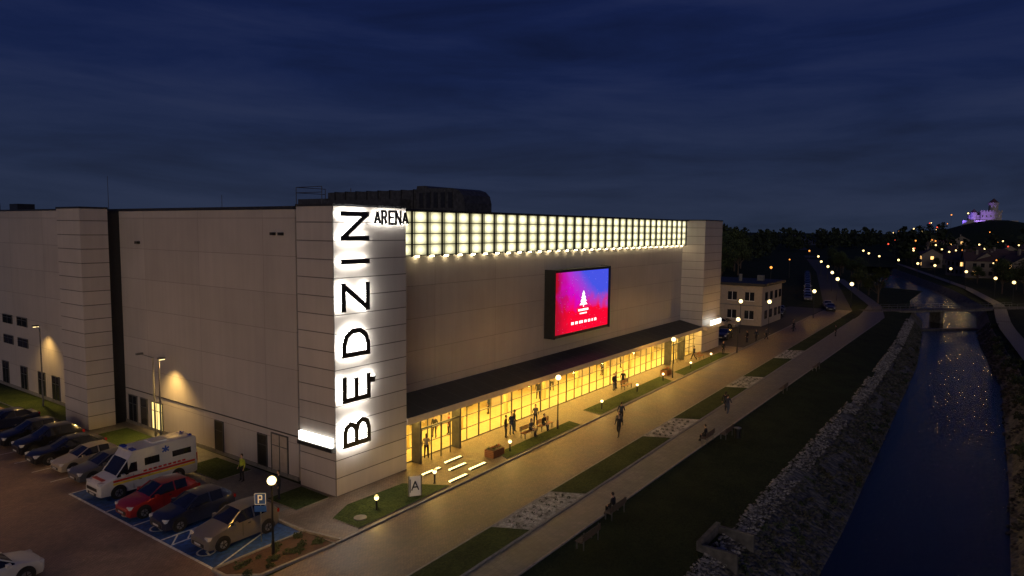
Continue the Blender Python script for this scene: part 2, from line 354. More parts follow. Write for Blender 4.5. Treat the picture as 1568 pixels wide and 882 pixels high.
def shrub(b,x,y,z,r,n,rnd,mat):
    k=b.m(mat)
    for _ in range(n):
        d=Vector((rnd.gauss(0,1),rnd.gauss(0,1),abs(rnd.gauss(0,1)))).normalized()*r*rnd.uniform(.3,1)
        c=Vector((x,y,z))+d; u=Vector((rnd.gauss(0,1),rnd.gauss(0,1),rnd.gauss(0,1))).normalized(); v=u.orthogonal().normalized(); s=r*rnd.uniform(.14,.3)
        o=len(b.v); b.v+=[tuple(c-u*s),tuple(c+v*s*.6),tuple(c+u*s),tuple(c-v*s*.6)]; b.f.append([o,o+1,o+2,o+3]); b.mi.append(k)
beds=[(-12,2.7,0),(2.7,8.8,1),(8.8,22.6,0),(22.6,28.9,1),(28.9,43.3,0),(43.3,49.5,1),(49.5,63,0),(63,70,1),(70,111,0)]
rnd=random.Random(5)
for x0,x1,gv in beds:
    pts=[(x0+.5,pL(x0)+.07),(x1+.45,pL(x1)+.07),(x1-.5,rR(x1)-.07),(x0-.45,rR(x0)-.07)]
    if gv:
        o=lawn(pts,'gravel_bed',GRAVEL,.05); b=B(); xx=x0+.6
        while xx<x1-.3:
            for fy in (.25,.5,.75):
                yy=pL(xx)+(rR(xx)-pL(xx))*fy; shrub(b,xx+rnd.uniform(-.12,.12),yy+rnd.uniform(-.1,.1),.05,.16,26,rnd,LEAF2)
            xx+=.8
        s=b.obj('bed_plants',o)
    else: lawn(pts)
b=B()
for _ in range(16):
    x=rnd.uniform(-8.6,-4.5);y=rnd.uniform(-4.2,-2.6); shrub(b,x,y,.08,rnd.uniform(.18,.34),90,rnd,LEAF)
b.obj('flower_bed_shrubs')

# ---------------------------------------------------------------- arena
AR=E('sports_arena')
b=B()
b.box(.35,66.5,3.9,60,3.6,17.0,WALL)
b.box(.35,66.5,7.0,60,0,3.6,WALL)
b.box(.35,5.9,3.9,7.0,0,3.6,WALL)
b.box(5.9,60.2,3.0,3.9,3.6,17.0,WALL)
b.box(-.6,30,29.3,90,0,17.1,WALL)
b.obj('wall_panels',AR)
b=B()
b.box(0,5.9,0,3.3,0,17.15,TOWER); b.box(60.2,66.8,0,7.1,0,17.15,TOWER); b.box(-2.7,-.7,25.6,29.6,0,17.15,TOWER)
b.obj('corner_towers',AR)
b=B()
b.box(.6,5.9,3.3,3.9,0,17.0,DARK); b.box(-.7,.34,26.0,29.4,0,17.0,DARK)
for q in ((-.04,5.94,-.04,3.34),(60.16,66.84,-.04,7.14),(-2.74,-.66,25.56,29.64)): b.box(*q,17.151,17.29,CAP)
b.box(.31,66.54,3.95,60,17.001,17.2,CAP); b.box(5.95,60.15,2.3,3.94,17.1,17.24,CAP); b.box(-.64,30,29.66,90,17.101,17.25,CAP)
b.box(.30,.35,3.9,26,2.82,2.88,DARK); b.box(.28,.35,3.9,26,0,.25,CONC); b.box(-.66,-.6,29.6,90,0,.3,CONC)
b.obj('trim',AR)
gm=D.materials.new('backlit_panels'); gm.use_nodes=True; nt=gm.node_tree; nt.nodes.clear()
o_=nn(nt,'ShaderNodeOutputMaterial'); e_=nn(nt,'ShaderNodeEmission'); nt.links.new(e_.outputs[0],o_.inputs[0])
g=nn(nt,'ShaderNodeNewGeometry'); s=nn(nt,'ShaderNodeSeparateXYZ'); nt.links.new(g.outputs['Position'],s.inputs[0])
CW=54.3/34; RH=3.1/4
cxn=math_(nt,'DIVIDE',math_(nt,'SUBTRACT',s.outputs[0],5.9),CW); czn=math_(nt,'DIVIDE',math_(nt,'SUBTRACT',s.outputs[2],14.0),RH)
dx=math_(nt,'SUBTRACT',math_(nt,'FRACT',cxn),.60); dz=math_(nt,'SUBTRACT',math_(nt,'FRACT',czn),.5)
d2=math_(nt,'ADD',math_(nt,'MULTIPLY',math_(nt,'MULTIPLY',dx,dx),6.0),math_(nt,'MULTIPLY',math_(nt,'MULTIPLY',dz,dz),3.0))
gl=math_(nt,'POWER',2.718,math_(nt,'MULTIPLY',d2,-1.6))
cb=nn(nt,'ShaderNodeCombineXYZ'); nt.links.new(math_(nt,'FLOOR',cxn),cb.inputs[0]); nt.links.new(math_(nt,'FLOOR',czn),cb.inputs[1])
wn=nn(nt,'ShaderNodeTexWhiteNoise'); nt.links.new(cb.outputs[0],wn.inputs[0])
st=math_(nt,'MULTIPLY',math_(nt,'MULTIPLY_ADD',gl,1.8,.35),math_(nt,'MULTIPLY_ADD',wn.outputs[0],.35,.8))
nt.links.new(st,e_.inputs[1]); nt.links.new(mixc(nt,gl,(.80,.74,.42),(1,.92,.56)),e_.inputs[0])
b=B(); b.box(5.92,60.18,2.62,2.98,14.0,17.08,gm); b.obj('backlit_panel',AR)
b=B()
for i in range(35):
    x=5.92+i*CW; b.box(x-.04,x+.04,2.45,2.615,13.9,17.1,BLACK)
    if i<34: b.box(x+CW*.2-.012,x+CW*.2+.012,2.55,2.61,14,17.1,STEEL)
for j in range(5):
    z=14.0+j*RH; b.box(5.92,60.18,2.48,2.61,z-.035,z+.025,BLACK)
b.box(5.92,60.18,2.2,2.6,17.1,17.16,BLACK); 
b.obj('light_grid_frame',AR)
b=B(); GDL=EM('grid_downlight',(1,.82,.45),32)
for i in range(34):
    x=5.92+(i+.5)*CW; b.box(x-.12,x+.12,2.72,2.88,13.86,13.95,GDL)
b.obj('wall_washers',AR)
# LED screen
sm=D.materials.new('led_screen'); sm.use_nodes=True; nt=sm.node_tree; nt.nodes.clear()
o_=nn(nt,'ShaderNodeOutputMaterial'); e_=nn(nt,'ShaderNodeEmission'); nt.links.new(e_.outputs[0],o_.inputs[0])
g=nn(nt,'ShaderNodeNewGeometry'); s=nn(nt,'ShaderNodeSeparateXYZ'); nt.links.new(g.outputs['Position'],s.inputs[0])
u=math_(nt,'DIVIDE',math_(nt,'SUBTRACT',s.outputs[0],27.3),10.3); vv=math_(nt,'DIVIDE',math_(nt,'SUBTRACT',s.outputs[2],6.1),5.8)
nz=nn(nt,'ShaderNodeTexNoise',i_Scale=.5,i_Detail=5.0,i_Distortion=1.2); nt.links.new(g.outputs['Position'],nz.inputs['Vector'])
def clamp(nt,x):
    c_=nn(nt,'ShaderNodeClamp'); nt.links.new(x,c_.inputs[0]); return c_.outputs[0]
fb=clamp(nt,math_(nt,'ADD',math_(nt,'MULTIPLY_ADD',u,2.2,-2.0),math_(nt,'MULTIPLY_ADD',vv,1.6,math_(nt,'MULTIPLY',nz.outputs[0],.5))))
fr=clamp(nt,math_(nt,'MULTIPLY_ADD',vv,-3.6,math_(nt,'MULTIPLY_ADD',nz.outputs[0],2.2,1.05)))
dm=clamp(nt,math_(nt,'MULTIPLY_ADD',u,-4.5,math_(nt,'MULTIPLY_ADD',nz.outputs[0],1.2,.5)))
c_=mixc(nt,fb,(.50,.003,.42),(.05,.07,.60)); c_=mixc(nt,fr,c_,(.74,.002,.025)); c_=mixc(nt,dm,c_,(.33,.004,.02))
vo=nn(nt,'ShaderNodeTexVoronoi',i_Scale=3.2); nt.links.new(g.outputs['Position'],vo.inputs['Vector'])
sk=math_(nt,'LESS_THAN',vo.outputs['Distance'],.09); c_=mixc(nt,math_(nt,'MULTIPLY',sk,.45),c_,(.75,.6,1.0))
nt.links.new(c_,e_.inputs[0]); e_.inputs[1].default_value=1.3
LS=E('led_screen'); 
b=B(); b.box(27.3,37.6,1.95,2.0,6.1,11.9,sm); b.obj('display',LS)
b=B(); b.box(27.1,37.8,2.003,2.5,5.9,12.1,BLACK)
for x in (27.0,37.75): b.box(x,x+.1,1.8,2.95,5.8,12.2,BLACK)
for z in (5.85,12.1): b.box(27.1,37.75,1.85,2.9,z,z+.06,BLACK)
for x in (28,31,34,37): b.box(x,x+.15,2.5,2.99,6.4,11.6,STEEL)
b.obj('frame',LS)
SW=EM('screen_white',(1,1,1),1.8); b=B(); yf=1.94
for k in range(4):
    h=.40; zc=10.0-k*.34; ww=.30+.16*k; b.poly([(32.5-ww,yf-.001*k,zc-h),(32.5+ww,yf-.001*k,zc-h),(32.5+.08*k,yf-.001*k,zc),(32.5-.08*k,yf-.001*k,zc)],SW)
b.box(32.42,32.58,yf-.004,yf,8.38,8.6,SW)
for x0,z0,ww,h in ((31.5,8.0,2.0,.2),(31.8,7.7,1.4,.12)): 
    xx=x0
    while xx<x0+ww: b.box(xx,xx+.15,yf-.01,yf,z0,z0+h,SW); xx+=.2
xx=30.2
while xx<35.0: b.box(xx,xx+.19,yf-.01,yf,6.8,7.05,SW); xx+=.25 if random.random()>.2 else .5
b.obj('picture_text',LS)

# canopy
b=B()
b.poly([(5.9,-.08,3.46),(60.2,-.08,3.46),(60.2,3.0,4.12),(5.9,3.0,4.12)],ROOFM)
b.box(5.9,60.2,-.12,-.02,3.02,3.455,BEIGE); b.box(5.92,60.18,-.018,.9,3.02,3.1,BEIGE)
for i in range(28):
    x=5.9+i*2.0+.1; b.poly([(x,-.06,3.475),(x+.05,-.06,3.475),(x+.05,2.98,4.13),(x,2.98,4.13)],CAP)
b.box(60.2,66.9,-.7,-.01,3.05,3.5,BEIGE)
b.obj('canopy',AR)
b=B()
b.poly([(5.9,.9,.02),(60.2,.9,.02),(60.2,6.99,.02),(5.9,6.99,.02)],INTF)
b.poly([(5.9,6.98,0),(60.2,6.98,0),(60.2,6.98,3.55),(5.9,6.98,3.55)],INT)
b.poly([(5.92,.9,3.11),(60.18,.9,3.11),(60.18,6.97,3.11),(5.92,6.97,3.11)],INT)
PST=[M('poster_%s'%a,c,.5,var=.25,scale=2) for a,c in (('blue',(.05,.12,.4)),('red',(.45,.05,.03)),('cream',(.75,.7,.55)))]
for i in range(9):
    x=9.2+i*6.1; b.cyl((x,3.2,0),(x,3.2,3.1),.2,.2,INT,14)
rnd=random.Random(3)
for i in range(13):
    x=8.5+i*4.0+rnd.uniform(-.5,.5); wd=rnd.choice((.9,1.0,1.8)); b.box(x,x+wd,6.9,6.97,.02,2.15,rnd.choice((WOOD,BEIGE2,FRAME)))
    b.box(x+wd+.4,x+wd+1.3,6.92,6.97,1.1,2.4,rnd.choice(PST))
for i in range(6):
    x=14+i*7.8; b.box(x,x+3.0,5.0,5.6,.02,1.1,BEIGE2); b.box(x-.05,x+3.05,4.95,5.65,1.1,1.15,WOOD)
b.obj('lobby_interior',AR)
b=B()
for i in range(18):
    x=7.0+i*3.0
    for y in (2.0,4.6): b.box(x,x+1.5,y,y+.25,3.04,3.1,CEIL_EM)
b.obj('luminaires',AR)
for i in range(11):
    x=8.4+i*4.9
    light('AREA','lobby_light',(x,3.4,2.95),500,(1,.63,.12),AR,4.5,(0,0,0),shape='RECTANGLE',size_y=3.0)
for i in range(5):
    light('AREA','soffit_fill',(11+i*11,.4,2.98),210,(1,.60,.11),AR,10,(math.radians(-25),0,0),shape='RECTANGLE',size_y=.2)  # fill added under the canopy to spill warm glow onto the pavement
b=B()
gy=.9
b.poly([(5.9,gy,.05),(60.2,gy,.05),(60.2,gy,3.02),(5.9,gy,3.02)],GLASS); b.obj('glazing',AR)
b=B(); i=0; x=6.0
while x<60.2:
    big=(i%3==0); b.box(x-(.06 if big else .025),x+(.06 if big else .025),gy-.04,gy+.03,.02,3.02,FRAME); x+=1.45; i+=1
for z in (.02,.95,1.9,2.96): b.box(5.95,60.18,gy-.045,gy+.03,z,z+.05,FRAME)
for x0 in (7.2,50.0):
    b.box(x0,x0+.12,-.0,gy-.1,0,3.0,FRAME); b.box(x0+4.2,x0+4.32,0,gy-.1,0,3.0,FRAME); b.box(x0+.12,x0+4.2,0,.1,2.35,2.45,FRAME); 
    for k in range(5): b.box(x0+.12+k*1.0,x0+.18+k*1.0,.0,.06,0,2.35,FRAME)
b.obj('mullions',AR)
WINL=EM('lit_window',(1,.75,.25),1.6); WIND=M('dark_window_glass',(.02,.022,.028),.08)
b=B()
def doorX(x,y0,y1,z0,z1,mat,fr=FRAME):
    b.box(x-.05,x+.02,y0,y1,z0,z1,mat); b.box(x-.08,x+.02,y0-.07,y0,z0,z1+.07,fr); b.box(x-.08,x+.02,y1,y1+.07,z0,z1+.07,fr); b.box(x-.08,x+.02,y0,y1,z1,z1+.07,fr); 
    if y1-y0>1: b.box(x-.07,x-.03,(y0+y1)/2-.03,(y0+y1)/2+.03,z0,z1,fr)
    b.box(x-.07,x-.03,y0,y1,z0+(z1-z0)*.7,z0+(z1-z0)*.7+.05,fr)
doorX(.35,20.3,21.8,.1,2.3,WINL); doorX(.35,22.6,23.5,.1,2.3,WIND); doorX(.35,24.2,25.4,.1,2.3,WIND)
doorX(.35,12.2,13.1,.1,2.3,BLACK); doorX(.35,5.0,6.6,.1,2.6,BEIGE2); doorX(.35,7.2,8.1,.1,2.3,BLACK)
for y in (42.5,46,49.5,53): doorX(-.6,y,y+2.2,6.3,7.1,WIND); doorX(-.6,y,y+2.2,4.3,5.1,WIND)
for y in (36,39,43,47.5,52): doorX(-.6,y,y+1.4,.1,2.4,WIND)
b.box(-.3,0,.0,3.2,2.75,3.0,DARK)
b.box(.1,.34,5.0,5.3,15.4,15.58,BLACK); b.box(.1,.34,5.8,6.1,15.4,15.58,BLACK); b.box(.1,.34,22.8,23.2,14.5,14.7,BLACK)
b.obj('side_openings',AR)
b=B(); b.box(-.22,-.02,.15,3.15,2.95,3.55,WHITE_EM); b.obj('side_lightbox_sign',AR)
b=B(); b.box(61.2,65.0,-.85,-.72,3.6,4.2,WHITE_EM)
b.obj('entrance_lightbox_sign',AR)
GL={'B':[[(0,0),(0,1)],[(0,1),(.4,1),(.58,.93),(.66,.77),(.58,.6),(.4,.53),(0,.53)],[(.4,.53),(.64,.45),(.73,.27),(.64,.08),(.4,0),(0,0)]],
'E':[[(.68,1),(0,1),(0,0),(.68,0)],[(0,.52),(.6,.52)]],
'D':[[(0,0),(0,1),(.32,1),(.6,.89),(.75,.66),(.75,.34),(.6,.11),(.32,0),(0,0)]],
'Z':[[(0,1),(.75,1),(0,0),(.75,0)]],'I':[[(0,0),(0,1)]],'N':[[(0,0),(0,1),(.76,0),(.76,1)]],
'A':[[(0,0),(.4,1),(.8,0)],[(.14,.33),(.66,.33)]],'R':[[(0,0),(0,1),(.4,1),(.58,.93),(.64,.77),(.58,.6),(.4,.52),(0,.52)],[(.35,.52),(.68,0)]],
'e':[[(.68,1),(0,1),(0,0),(.68,0)],[(0,.52),(.6,.52)],[(.62,0),(.5,-.10),(.5,-.19),(.62,-.22)]]}
cnt=[0]
def stroke(b,gl,fmap,wd,y0,y1,mat,sq=False):
    for pl in GL[gl]:
        P=[fmap(u,v) for u,v in pl]
        for i in range(len(P)):
            cnt[0]+=1; e=(cnt[0]%40)*.0006
            x,z=P[i]; inner=0<i<len(P)-1 and not (pl[i][0]==0)
            if not sq or (inner and gl in 'BDR') : b.cyl((x,y1,z),(x,y0-e,z),wd/2,wd/2,mat,16)
            if i<len(P)-1:
                p=Vector((P[i][0],0,P[i][1]));q=Vector((P[i+1][0],0,P[i+1][1])); d=q-p; L=d.length
                ex=wd/2 if sq and (abs(d.x)<.001 or abs(d.z)<.001) else 0
                e0=ex if (i==0 or pl[i][0]==0 or gl not in 'BDR') else 0; e1=ex if (pl[i+1][0]==0 or gl not in 'BDR') else 0
                T=Matrix.Translation(p)@Matrix.Rotation(-math.atan2(d.z,d.x),4,'Y'); b.box(-e0,L+e1,y0-e-.0003,y1,-wd/2,wd/2,mat,T)
H_=1.86
bl=B(); bh=B()
for ch,zc in (('B',3.75),('e',6.45),('D',9.15),('Z',11.85),('I',13.95),('N',16.0)):
    hw={'I':0}.get(ch,.37)*H_
    fm=lambda u,v:(2.28-v*H_,zc-hw+u*H_)
    stroke(bl,ch,fm,.29,-.38,-.31,BLACKP,True); stroke(bh,ch,fm,.25,-.29,-.27,LED_BACK)
xx=3.0
for ch in 'ARENA':
    hh=.76; fm=lambda u,v:(xx+u*hh*.72,16.18+v*hh)
    stroke(bl,ch,fm,.15,-.27,-.215,BLACKP,True); stroke(bh,ch,fm,.08,-.205,-.19,LED_BACK2); xx+=.60 if ch!='E' else .58
NS=E('illuminated_name_sign'); bl.obj('letters',NS); bh.obj('letter_back_lighting',NS)
b=B()
for z in (3.2,4.4,5.8,7.2,8.5,9.9,11.3,12.5,13.95,15.4,16.6):
    for x in (.55,2.1): b.cyl((x,-.31,z),(x,.0,z),.015,.015,STEEL,5)
b.obj('standoffs',NS)
# roof plant
b=B()
DUCT=M('duct_metal',(.08,.08,.085),.6,.3,var=.25)
b.box(22,26,14.4,27,17.2,19.5,DUCT); b.box(20.5,21.9,15,26,17.2,18.6,DUCT)
prof=[(8.4,17.2),(8.4,18.2),(8.6,18.9),(9.1,19.35),(9.8,19.55),(12.6,19.6),(13.2,19.85),(14.2,19.85),(14.35,19.4),(14.35,17.2)]
for p,q in zip(prof,prof[1:]): b.poly([(22,p[0],p[1]),(26,p[0],p[1]),(26,q[0],q[1]),(22,q[0],q[1])],DUCT)
b.poly([(22,y,z) for y,z in prof],DUCT)
for k in range(8): b.box(21.9,26.1,14.6+k*1.6,14.68+k*1.6,17.2,19.56,CAP)
b.box(22,26,27.2,32,17.2,18.9,DUCT)
for k in range(5): b.box(21.95,22.0,9.8+k*.9,10.3+k*.9,17.8,19.2,CAP)
for (xa,ya) in ((22,28),(22,32.3),(26,28),(26,32.3)): b.cyl((xa,ya,17.2),(xa,ya,20.2),.05,.05,STEEL,6)
for z in (19.6,20.2): b.cyl((22,28,z),(22,32.3,z),.04,.04,STEEL,6); b.cyl((22,32.3,z),(26,32.3,z),.04,.04,STEEL,6)
b.cyl((8,24,17.2),(8,24,18.6),.03,.02,STEEL,6); b.cyl((5,38,17.2),(5,38,20.5),.03,.02,STEEL,6)
for y in (66,69): b.cyl((3,y,17.2),(3,y,19.0),.06,.06,STEEL,6)
b.cyl((3,66,19),(3,69,19),.06,.06,STEEL,6); b.box(1,2.5,48,50,17.2,17.9,CAP); b.box(1,2.5,57,59,17.2,18.1,CAP)
b.obj('rooftop_ventilation',AR,smooth=40)
LG=E('ground_strip_lights'); b=B()
for x0,y in ((5.8,-1.55),(8.4,-1.2),(7.5,-2.35),(5.9,-3.75),(8.4,-3.35)):
    b.box(x0,x0+1.65,y-.11,y+.11,.0,.07,STRIP_EM); b.box(x0-.05,x0+1.7,y-.14,y-.112,.0,.08,STEEL); b.box(x0-.05,x0+1.7,y+.112,y+.14,.0,.08,STEEL)
b.obj('luminaire_strips',LG)

# ---------------------------------------------------------------- lamps
WARM=(1,.52,.09)
def bollard(x,y,pw=75):
    e=E('bollard_lamp',(x,y,0)); b=B(); b.cyl((0,0,0),(0,0,.62),.055,.055,BLACK,10); b.cyl((0,0,.88),(0,0,.92),.13,.10,BLACK,12); b.cyl((0,0,0),(0,0,.04),.11,.11,BLACK,10)
    for k in range(3):
        t=k*2.09; b.cyl((.09*math.cos(t),.09*math.sin(t),.62),(.09*math.cos(t),.09*math.sin(t),.88),.01,.01,BLACK,5)
    b.obj('post',e); b=B(); b.ball((0,0,.75),.13,LAMP_W,12,8); b.obj('globe',e,smooth=60)
    light('POINT','bulb',(0,0,1.05),pw,(1,.60,.14),e,.12)
for x,y in ((.1,-3.3),(5.2,-3.1),(13,-3.3),(27.4,-3),(35.3,-2.7),(41.6,-2.7),(49.5,-2.7),(56.5,-2.6)): bollard(x,y+0)
def lantern(x,y,h=4.2,pw=300,r=.2,mat=LAMP_W,col=WARM,name='street_lamp',z=0):
    e=E(name,(x,y,z)); b=B(); b.cyl((0,0,0),(0,0,.8),.09,.07,BLACK,10); b.cyl((0,0,.8),(0,0,h-.3),.055,.04,BLACK,8); b.cyl((0,0,h-.3),(0,0,h-.18),.05,.14,BLACK,10); b.cyl((0,0,h+.17),(0,0,h+.21),.12,.04,BLACK,10)
    b.obj('post',e); b=B(); b.ball((0,0,h),r,mat,12,8); b.obj('globe',e,smooth=60)
    if pw: light('POINT','bulb',(0,0,h-.02),pw,col,e,r+.02)
    return e
lantern(19.8,-3.1,4.2,2000,.22); lantern(43.7,-2.9,4.2,2000,.24); lantern(63.5,-3.6,4.4,1700,.26); lantern(81,1.5,5,1300,.3); lantern(83.3,-2.2,5,1000,.3)
lantern(-6.6,-3.2,3.75,1300,.22)
lantern(-17,17,6,4200,.25,col=(1,.58,.22)); lantern(-24,4,6,3800,.25,col=(1,.58,.22)); lantern(-17,38,6,2500,.25,col=(1,.58,.22))  # unseen lamps added out of view to brighten the parking ground
lantern(131.9,-5.8,5,1800,.38); lantern(146,-.5,5,1200,.38); lantern(172.3,5.6,5,1200,.38); lantern(176,22.4,5.5,900,.36,LAMP_OR,(1,.35,.08)); lantern(108,-3.5,5,1300,.32)
lantern(205,13,5,0,.36,LAMP_FAR); lantern(240,22,5,0,.38,LAMP_FAR); lantern(293,33.9,5,0,.4,LAMP_FAR); lantern(378,56,5,0,.45,LAMP_OR)
for x,y in ((279.7,2),(252,-7),(239.7,-13),(220,-18.5),(205,-23),(177,-30),(163,-33.5)):
    lantern(x,y,5,1200 if x<230 else 0,.28+.0004*x,LAMP_FAR,(1,.64,.22))
lantern(320,14,5,0,.4,LAMP_FAR); lantern(360,24,5,0,.45,LAMP_FAR); lantern(410,34,5,0,.5,LAMP_FAR)
def armlamp(x,y,h,dx,dy,lit,pw=0):
    e=E('street_lamp',(x,y,0)); b=B(); b.cyl((0,0,0),(0,0,h),.08,.05,STEEL,8); b.cyl((0,0,h-.05),(dx,dy,h+.1),.035,.03,STEEL,6)
    b.box(dx-.25,dx+.25,dy-.12,dy+.12,h+.02,h+.16,STEEL); b.obj('post',e)
    if lit:
        b=B(); b.box(dx-.2,dx+.2,dy-.1,dy+.1,h-.02,h+.02,LAMP_W); b.obj('lens',e)
        light('SPOT','bulb',(dx,dy,h-.08),pw,(1,.62,.18),e,.12,(0,math.radians(12),0),spot_size=math.radians(125),spot_blend=.8)
armlamp(-.6,19.6,6.2,-.2,1.6,False); armlamp(-.9,18.2,6.2,.2,0,True,2100); armlamp(-1.8,36.4,6.9,.2,1.4,True,1300)

# ---------------------------------------------------------------- street furniture
def bench(x,y,rz=0,wood=WOOD):
    e=E('park_bench',(x,y,0),rz); b=B()
    for k in range(4): b.box(-.9,.9,-.22+k*.11,-.13+k*.11,.42,.46,wood)
    b.obj('seat',e); b=B()
    for k in range(3): b.box(-.9,.9,.24,.28,.55+k*.12,.64+k*.12,wood)
    b.obj('backrest',e)
    b=B()
    for xx in (-.75,.75): b.box(xx-.03,xx+.03,-.2,-.14,.01,.42,STEEL); b.box(xx-.03,xx+.03,.2,.235,.01,.92,STEEL); b.box(xx-.03,xx+.03,-.14,.2,.36,.415,STEEL)
    b.obj('legs',e)
bench(16.9,-2.3); bench(19.2,-2.3); bench(36,-1.2); bench(56,-1.4)
for q in ((3.6,-14.9),(7.6,-14.4),(24,-13.8),(44.3,-14.2),(58,-14.4),(26,-14.6)): bench(*q,math.pi,WOOD2)
def planter(x,y):
    e=E('flower_planter',(x,y,0)); b=B()
    for k in range(4): b.box(-.65,.65,-.4,.4,.02+k*.13,.13+k*.13,WOOD)
    b.box(-.6,.6,-.35,.35,.52,.55,SOIL); b.obj('box',e); b=B(); r=random.Random(2)
    FL=M('red_flowers',(.45,.06,.03),.7)
    for k in range(6): shrub(b,-.45+k*.18,r.uniform(-.15,.15),.55,.2,30,r,LEAF); shrub(b,-.45+k*.18,r.uniform(-.15,.15),.65,.15,16,r,FL)
    b.obj('flowers',e)
planter(11.7,-2.9); planter(45,-1.6)
SIGNB=M('blue_sign_face',(.01,.06,.30),.4); SIGNW=M('white_sign_face',(.8,.8,.78),.4,var=.03)
def psign(x,y,h,rz):
    e=E('parking_sign',(x,y,0),rz); b=B(); b.cyl((0,.04,0),(0,.04,h),.03,.03,STEEL,8); b.obj('post',e)
    b=B(); b.box(-.3,.3,-.01,.0,h-.65,h-.02,SIGNB); b.box(-.27,.27,-.0145,-.0105,h-.62,h-.05,SIGNW); b.box(-.25,.25,-.019,-.015,h-.60,h-.07,SIGNB)
    for q in ((-.12,-.06,h-.55,h-.13),(-.06,.1,h-.19,h-.13),(.05,.11,h-.33,h-.19),(-.06,.1,h-.39,h-.33)): b.box(q[0],q[1],-.024,-.020,q[2],q[3],SIGNW)
    b.box(-.3,.3,-.01,.0,h-1.0,h-.69,SIGNB); b.obj('panel',e)
psign(-6.1,-1.5,2.6,math.radians(-50)); psign(-15.1,-2.6,2.35,math.radians(-50))
e=E('entrance_letter_sign',(2.9,-3.6,0),math.radians(-35)); b=B(); b.box(-.4,.4,-.04,.04,.0,1.25,SIGNW); b.box(-.4,-.34,-.045,.045,0,1.3,STEEL); b.box(.34,.4,-.045,.045,0,1.3,STEEL); b.obj('board',e)
b=B(); stroke(b,'A',lambda u,v:(-.2+u*.5,.45+v*.5),.07,-.06,-.05,BLACKP); b.box(-.32,-.27,-.06,-.042,.3,1.1,BLACKP); b.obj('letter',e)
e=E('litter_bin',(26.2,-15.4,0)); b=B(); b.cyl((0,0,.05),(0,0,.8),.22,.27,BLACK,12); b.cyl((0,0,.8),(0,0,.86),.29,.29,STEEL,12); b.obj('body',e)
e=E('manhole_cover',(-1.2,-3.4,0)); b=B(); b.cyl((0,0,.05),(0,0,.10),.36,.36,CONC,20); b.obj('lid',e)
e=E('storm_outfall'); b=B(); T=Matrix.Translation((9.0,-19.3,-.35))
b.box(-1.5,1.5,-.12,.12,-1,.25,CONCD,T); b.box(-1.5,-1.3,-2.0,-.12,-1.4,.1,CONCD,T); b.box(1.3,1.5,-2.0,-.12,-1.4,.1,CONCD,T); b.obj('headwall',e)

e=E('footbridge'); b=B(); P0=Vector((130,-11,0));P1=Vector((156,-34.5,0)); d=P1-P0; T=Matrix.Translation(P0)@Matrix.Rotation(math.atan2(d.y,d.x),4,'Z'); L=d.length
b.box(-3,L+3,-1.6,1.6,-.35,.05,CONCD,T); b.box(L*.4,L*.4+.8,-1.4,1.4,-3,-.35,CONCD,T)
for s_ in (-1.55,1.55):
    for z in (.55,1.0): b.box(0,L,s_-.03,s_+.03,z,z+.05,STEEL,T)
    for k in range(18): b.box(k*L/17-.03,k*L/17+.03,s_-.03,s_+.03,.05,1.0,STEEL,T)
b.obj('deck',e)
b=B(); b.box(0,L+2,-3.5,-2.2,-3,-2.5,CONCD,Matrix.Translation((124,-13,0))@Matrix.Rotation(math.atan2(d.y,d.x)-.1,4,'Z')); b.obj('weir')

# ---------------------------------------------------------------- small building, houses, castle
e=E('two_storey_building'); b=B()
b.box(90.8,103,1,16,0,6.7,BEIGE2); b.box(90.3,103.5,.5,16.5,6.7,7.15,ROOFM); b.box(90.7,90.8,.9,16,3.3,3.45,CONC)
b.cyl((95,6,7.1),(95,6,8.4),.3,.3,CONC,8); b.box(98,99,3,4,7.1,8.1,CONC); b.obj('walls_and_roof',e)
b=B()
for y in (2.3,5.2,8.1,11,13.6):
    for z in (1.1,4.2): b.box(90.72,90.83,y,y+1.5,z,z+1.4,WINL if (y==8.1 and z<2) else WIND); b.box(90.66,90.80,y-.08,y+1.58,z-.1,z-.02,SIGNW); b.box(90.69,90.74,y+.72,y+.78,z,z+1.4,SIGNW)
for x in (92.5,95.5,98.5,101): 
    for z in (1.1,4.2): b.box(x,x+1.4,.92,1.02,z,z+1.4,WIND)
b.obj('windows',e)
HW=M('house_render',(.22,.19,.16),.85,scale=.5); HR=M('roof_tile',(.08,.045,.04),.8)
WINF=EM('lit_house_window',(1,.55,.18),2.2)
def house(x,y,w_,d_,h,rz,z=0,seed=0):
    r=random.Random(seed); e=E('house',(x,y,z),rz); b=B(); b.box(-w_/2,w_/2,-d_/2,d_/2,-3,h,HW); rr=h+d_*.33
    b.poly([(-w_/2-.4,-d_/2-.4,h),(w_/2+.4,-d_/2-.4,h),(w_/2+.4,0,rr),(-w_/2-.4,0,rr)],HR); b.poly([(w_/2+.4,d_/2+.4,h),(-w_/2-.4,d_/2+.4,h),(-w_/2-.4,0,rr),(w_/2+.4,0,rr)],HR)
    for s_ in (-1,1): b.poly([(s_*w_/2,-d_/2,h),(s_*w_/2,d_/2,h),(s_*w_/2,0,rr)],HW)
    b.box(w_*.2,w_*.2+.7,.6,1.3,h,rr+.8,HW)
    for k in range(int(w_/2.4)):
        for z_ in range(int(h/2.8)):
            for s_ in (-1,1): b.box(-w_/2+1+k*2.4,-w_/2+2.1+k*2.4,s_*d_/2-.04,s_*d_/2+.04,.9+z_*2.8,2.3+z_*2.8,WINF if r.random()<.2 else WIND)
    for s_ in (-1,1):
        for z_ in range(int(h/2.8)): b.box(s_*w_/2-.04,s_*w_/2+.04,-.6,.6,.9+z_*2.8,2.3+z_*2.8,WINF if r.random()<.25 else WIND)
    b.obj('house_body',e)
hx,hy=600,-18
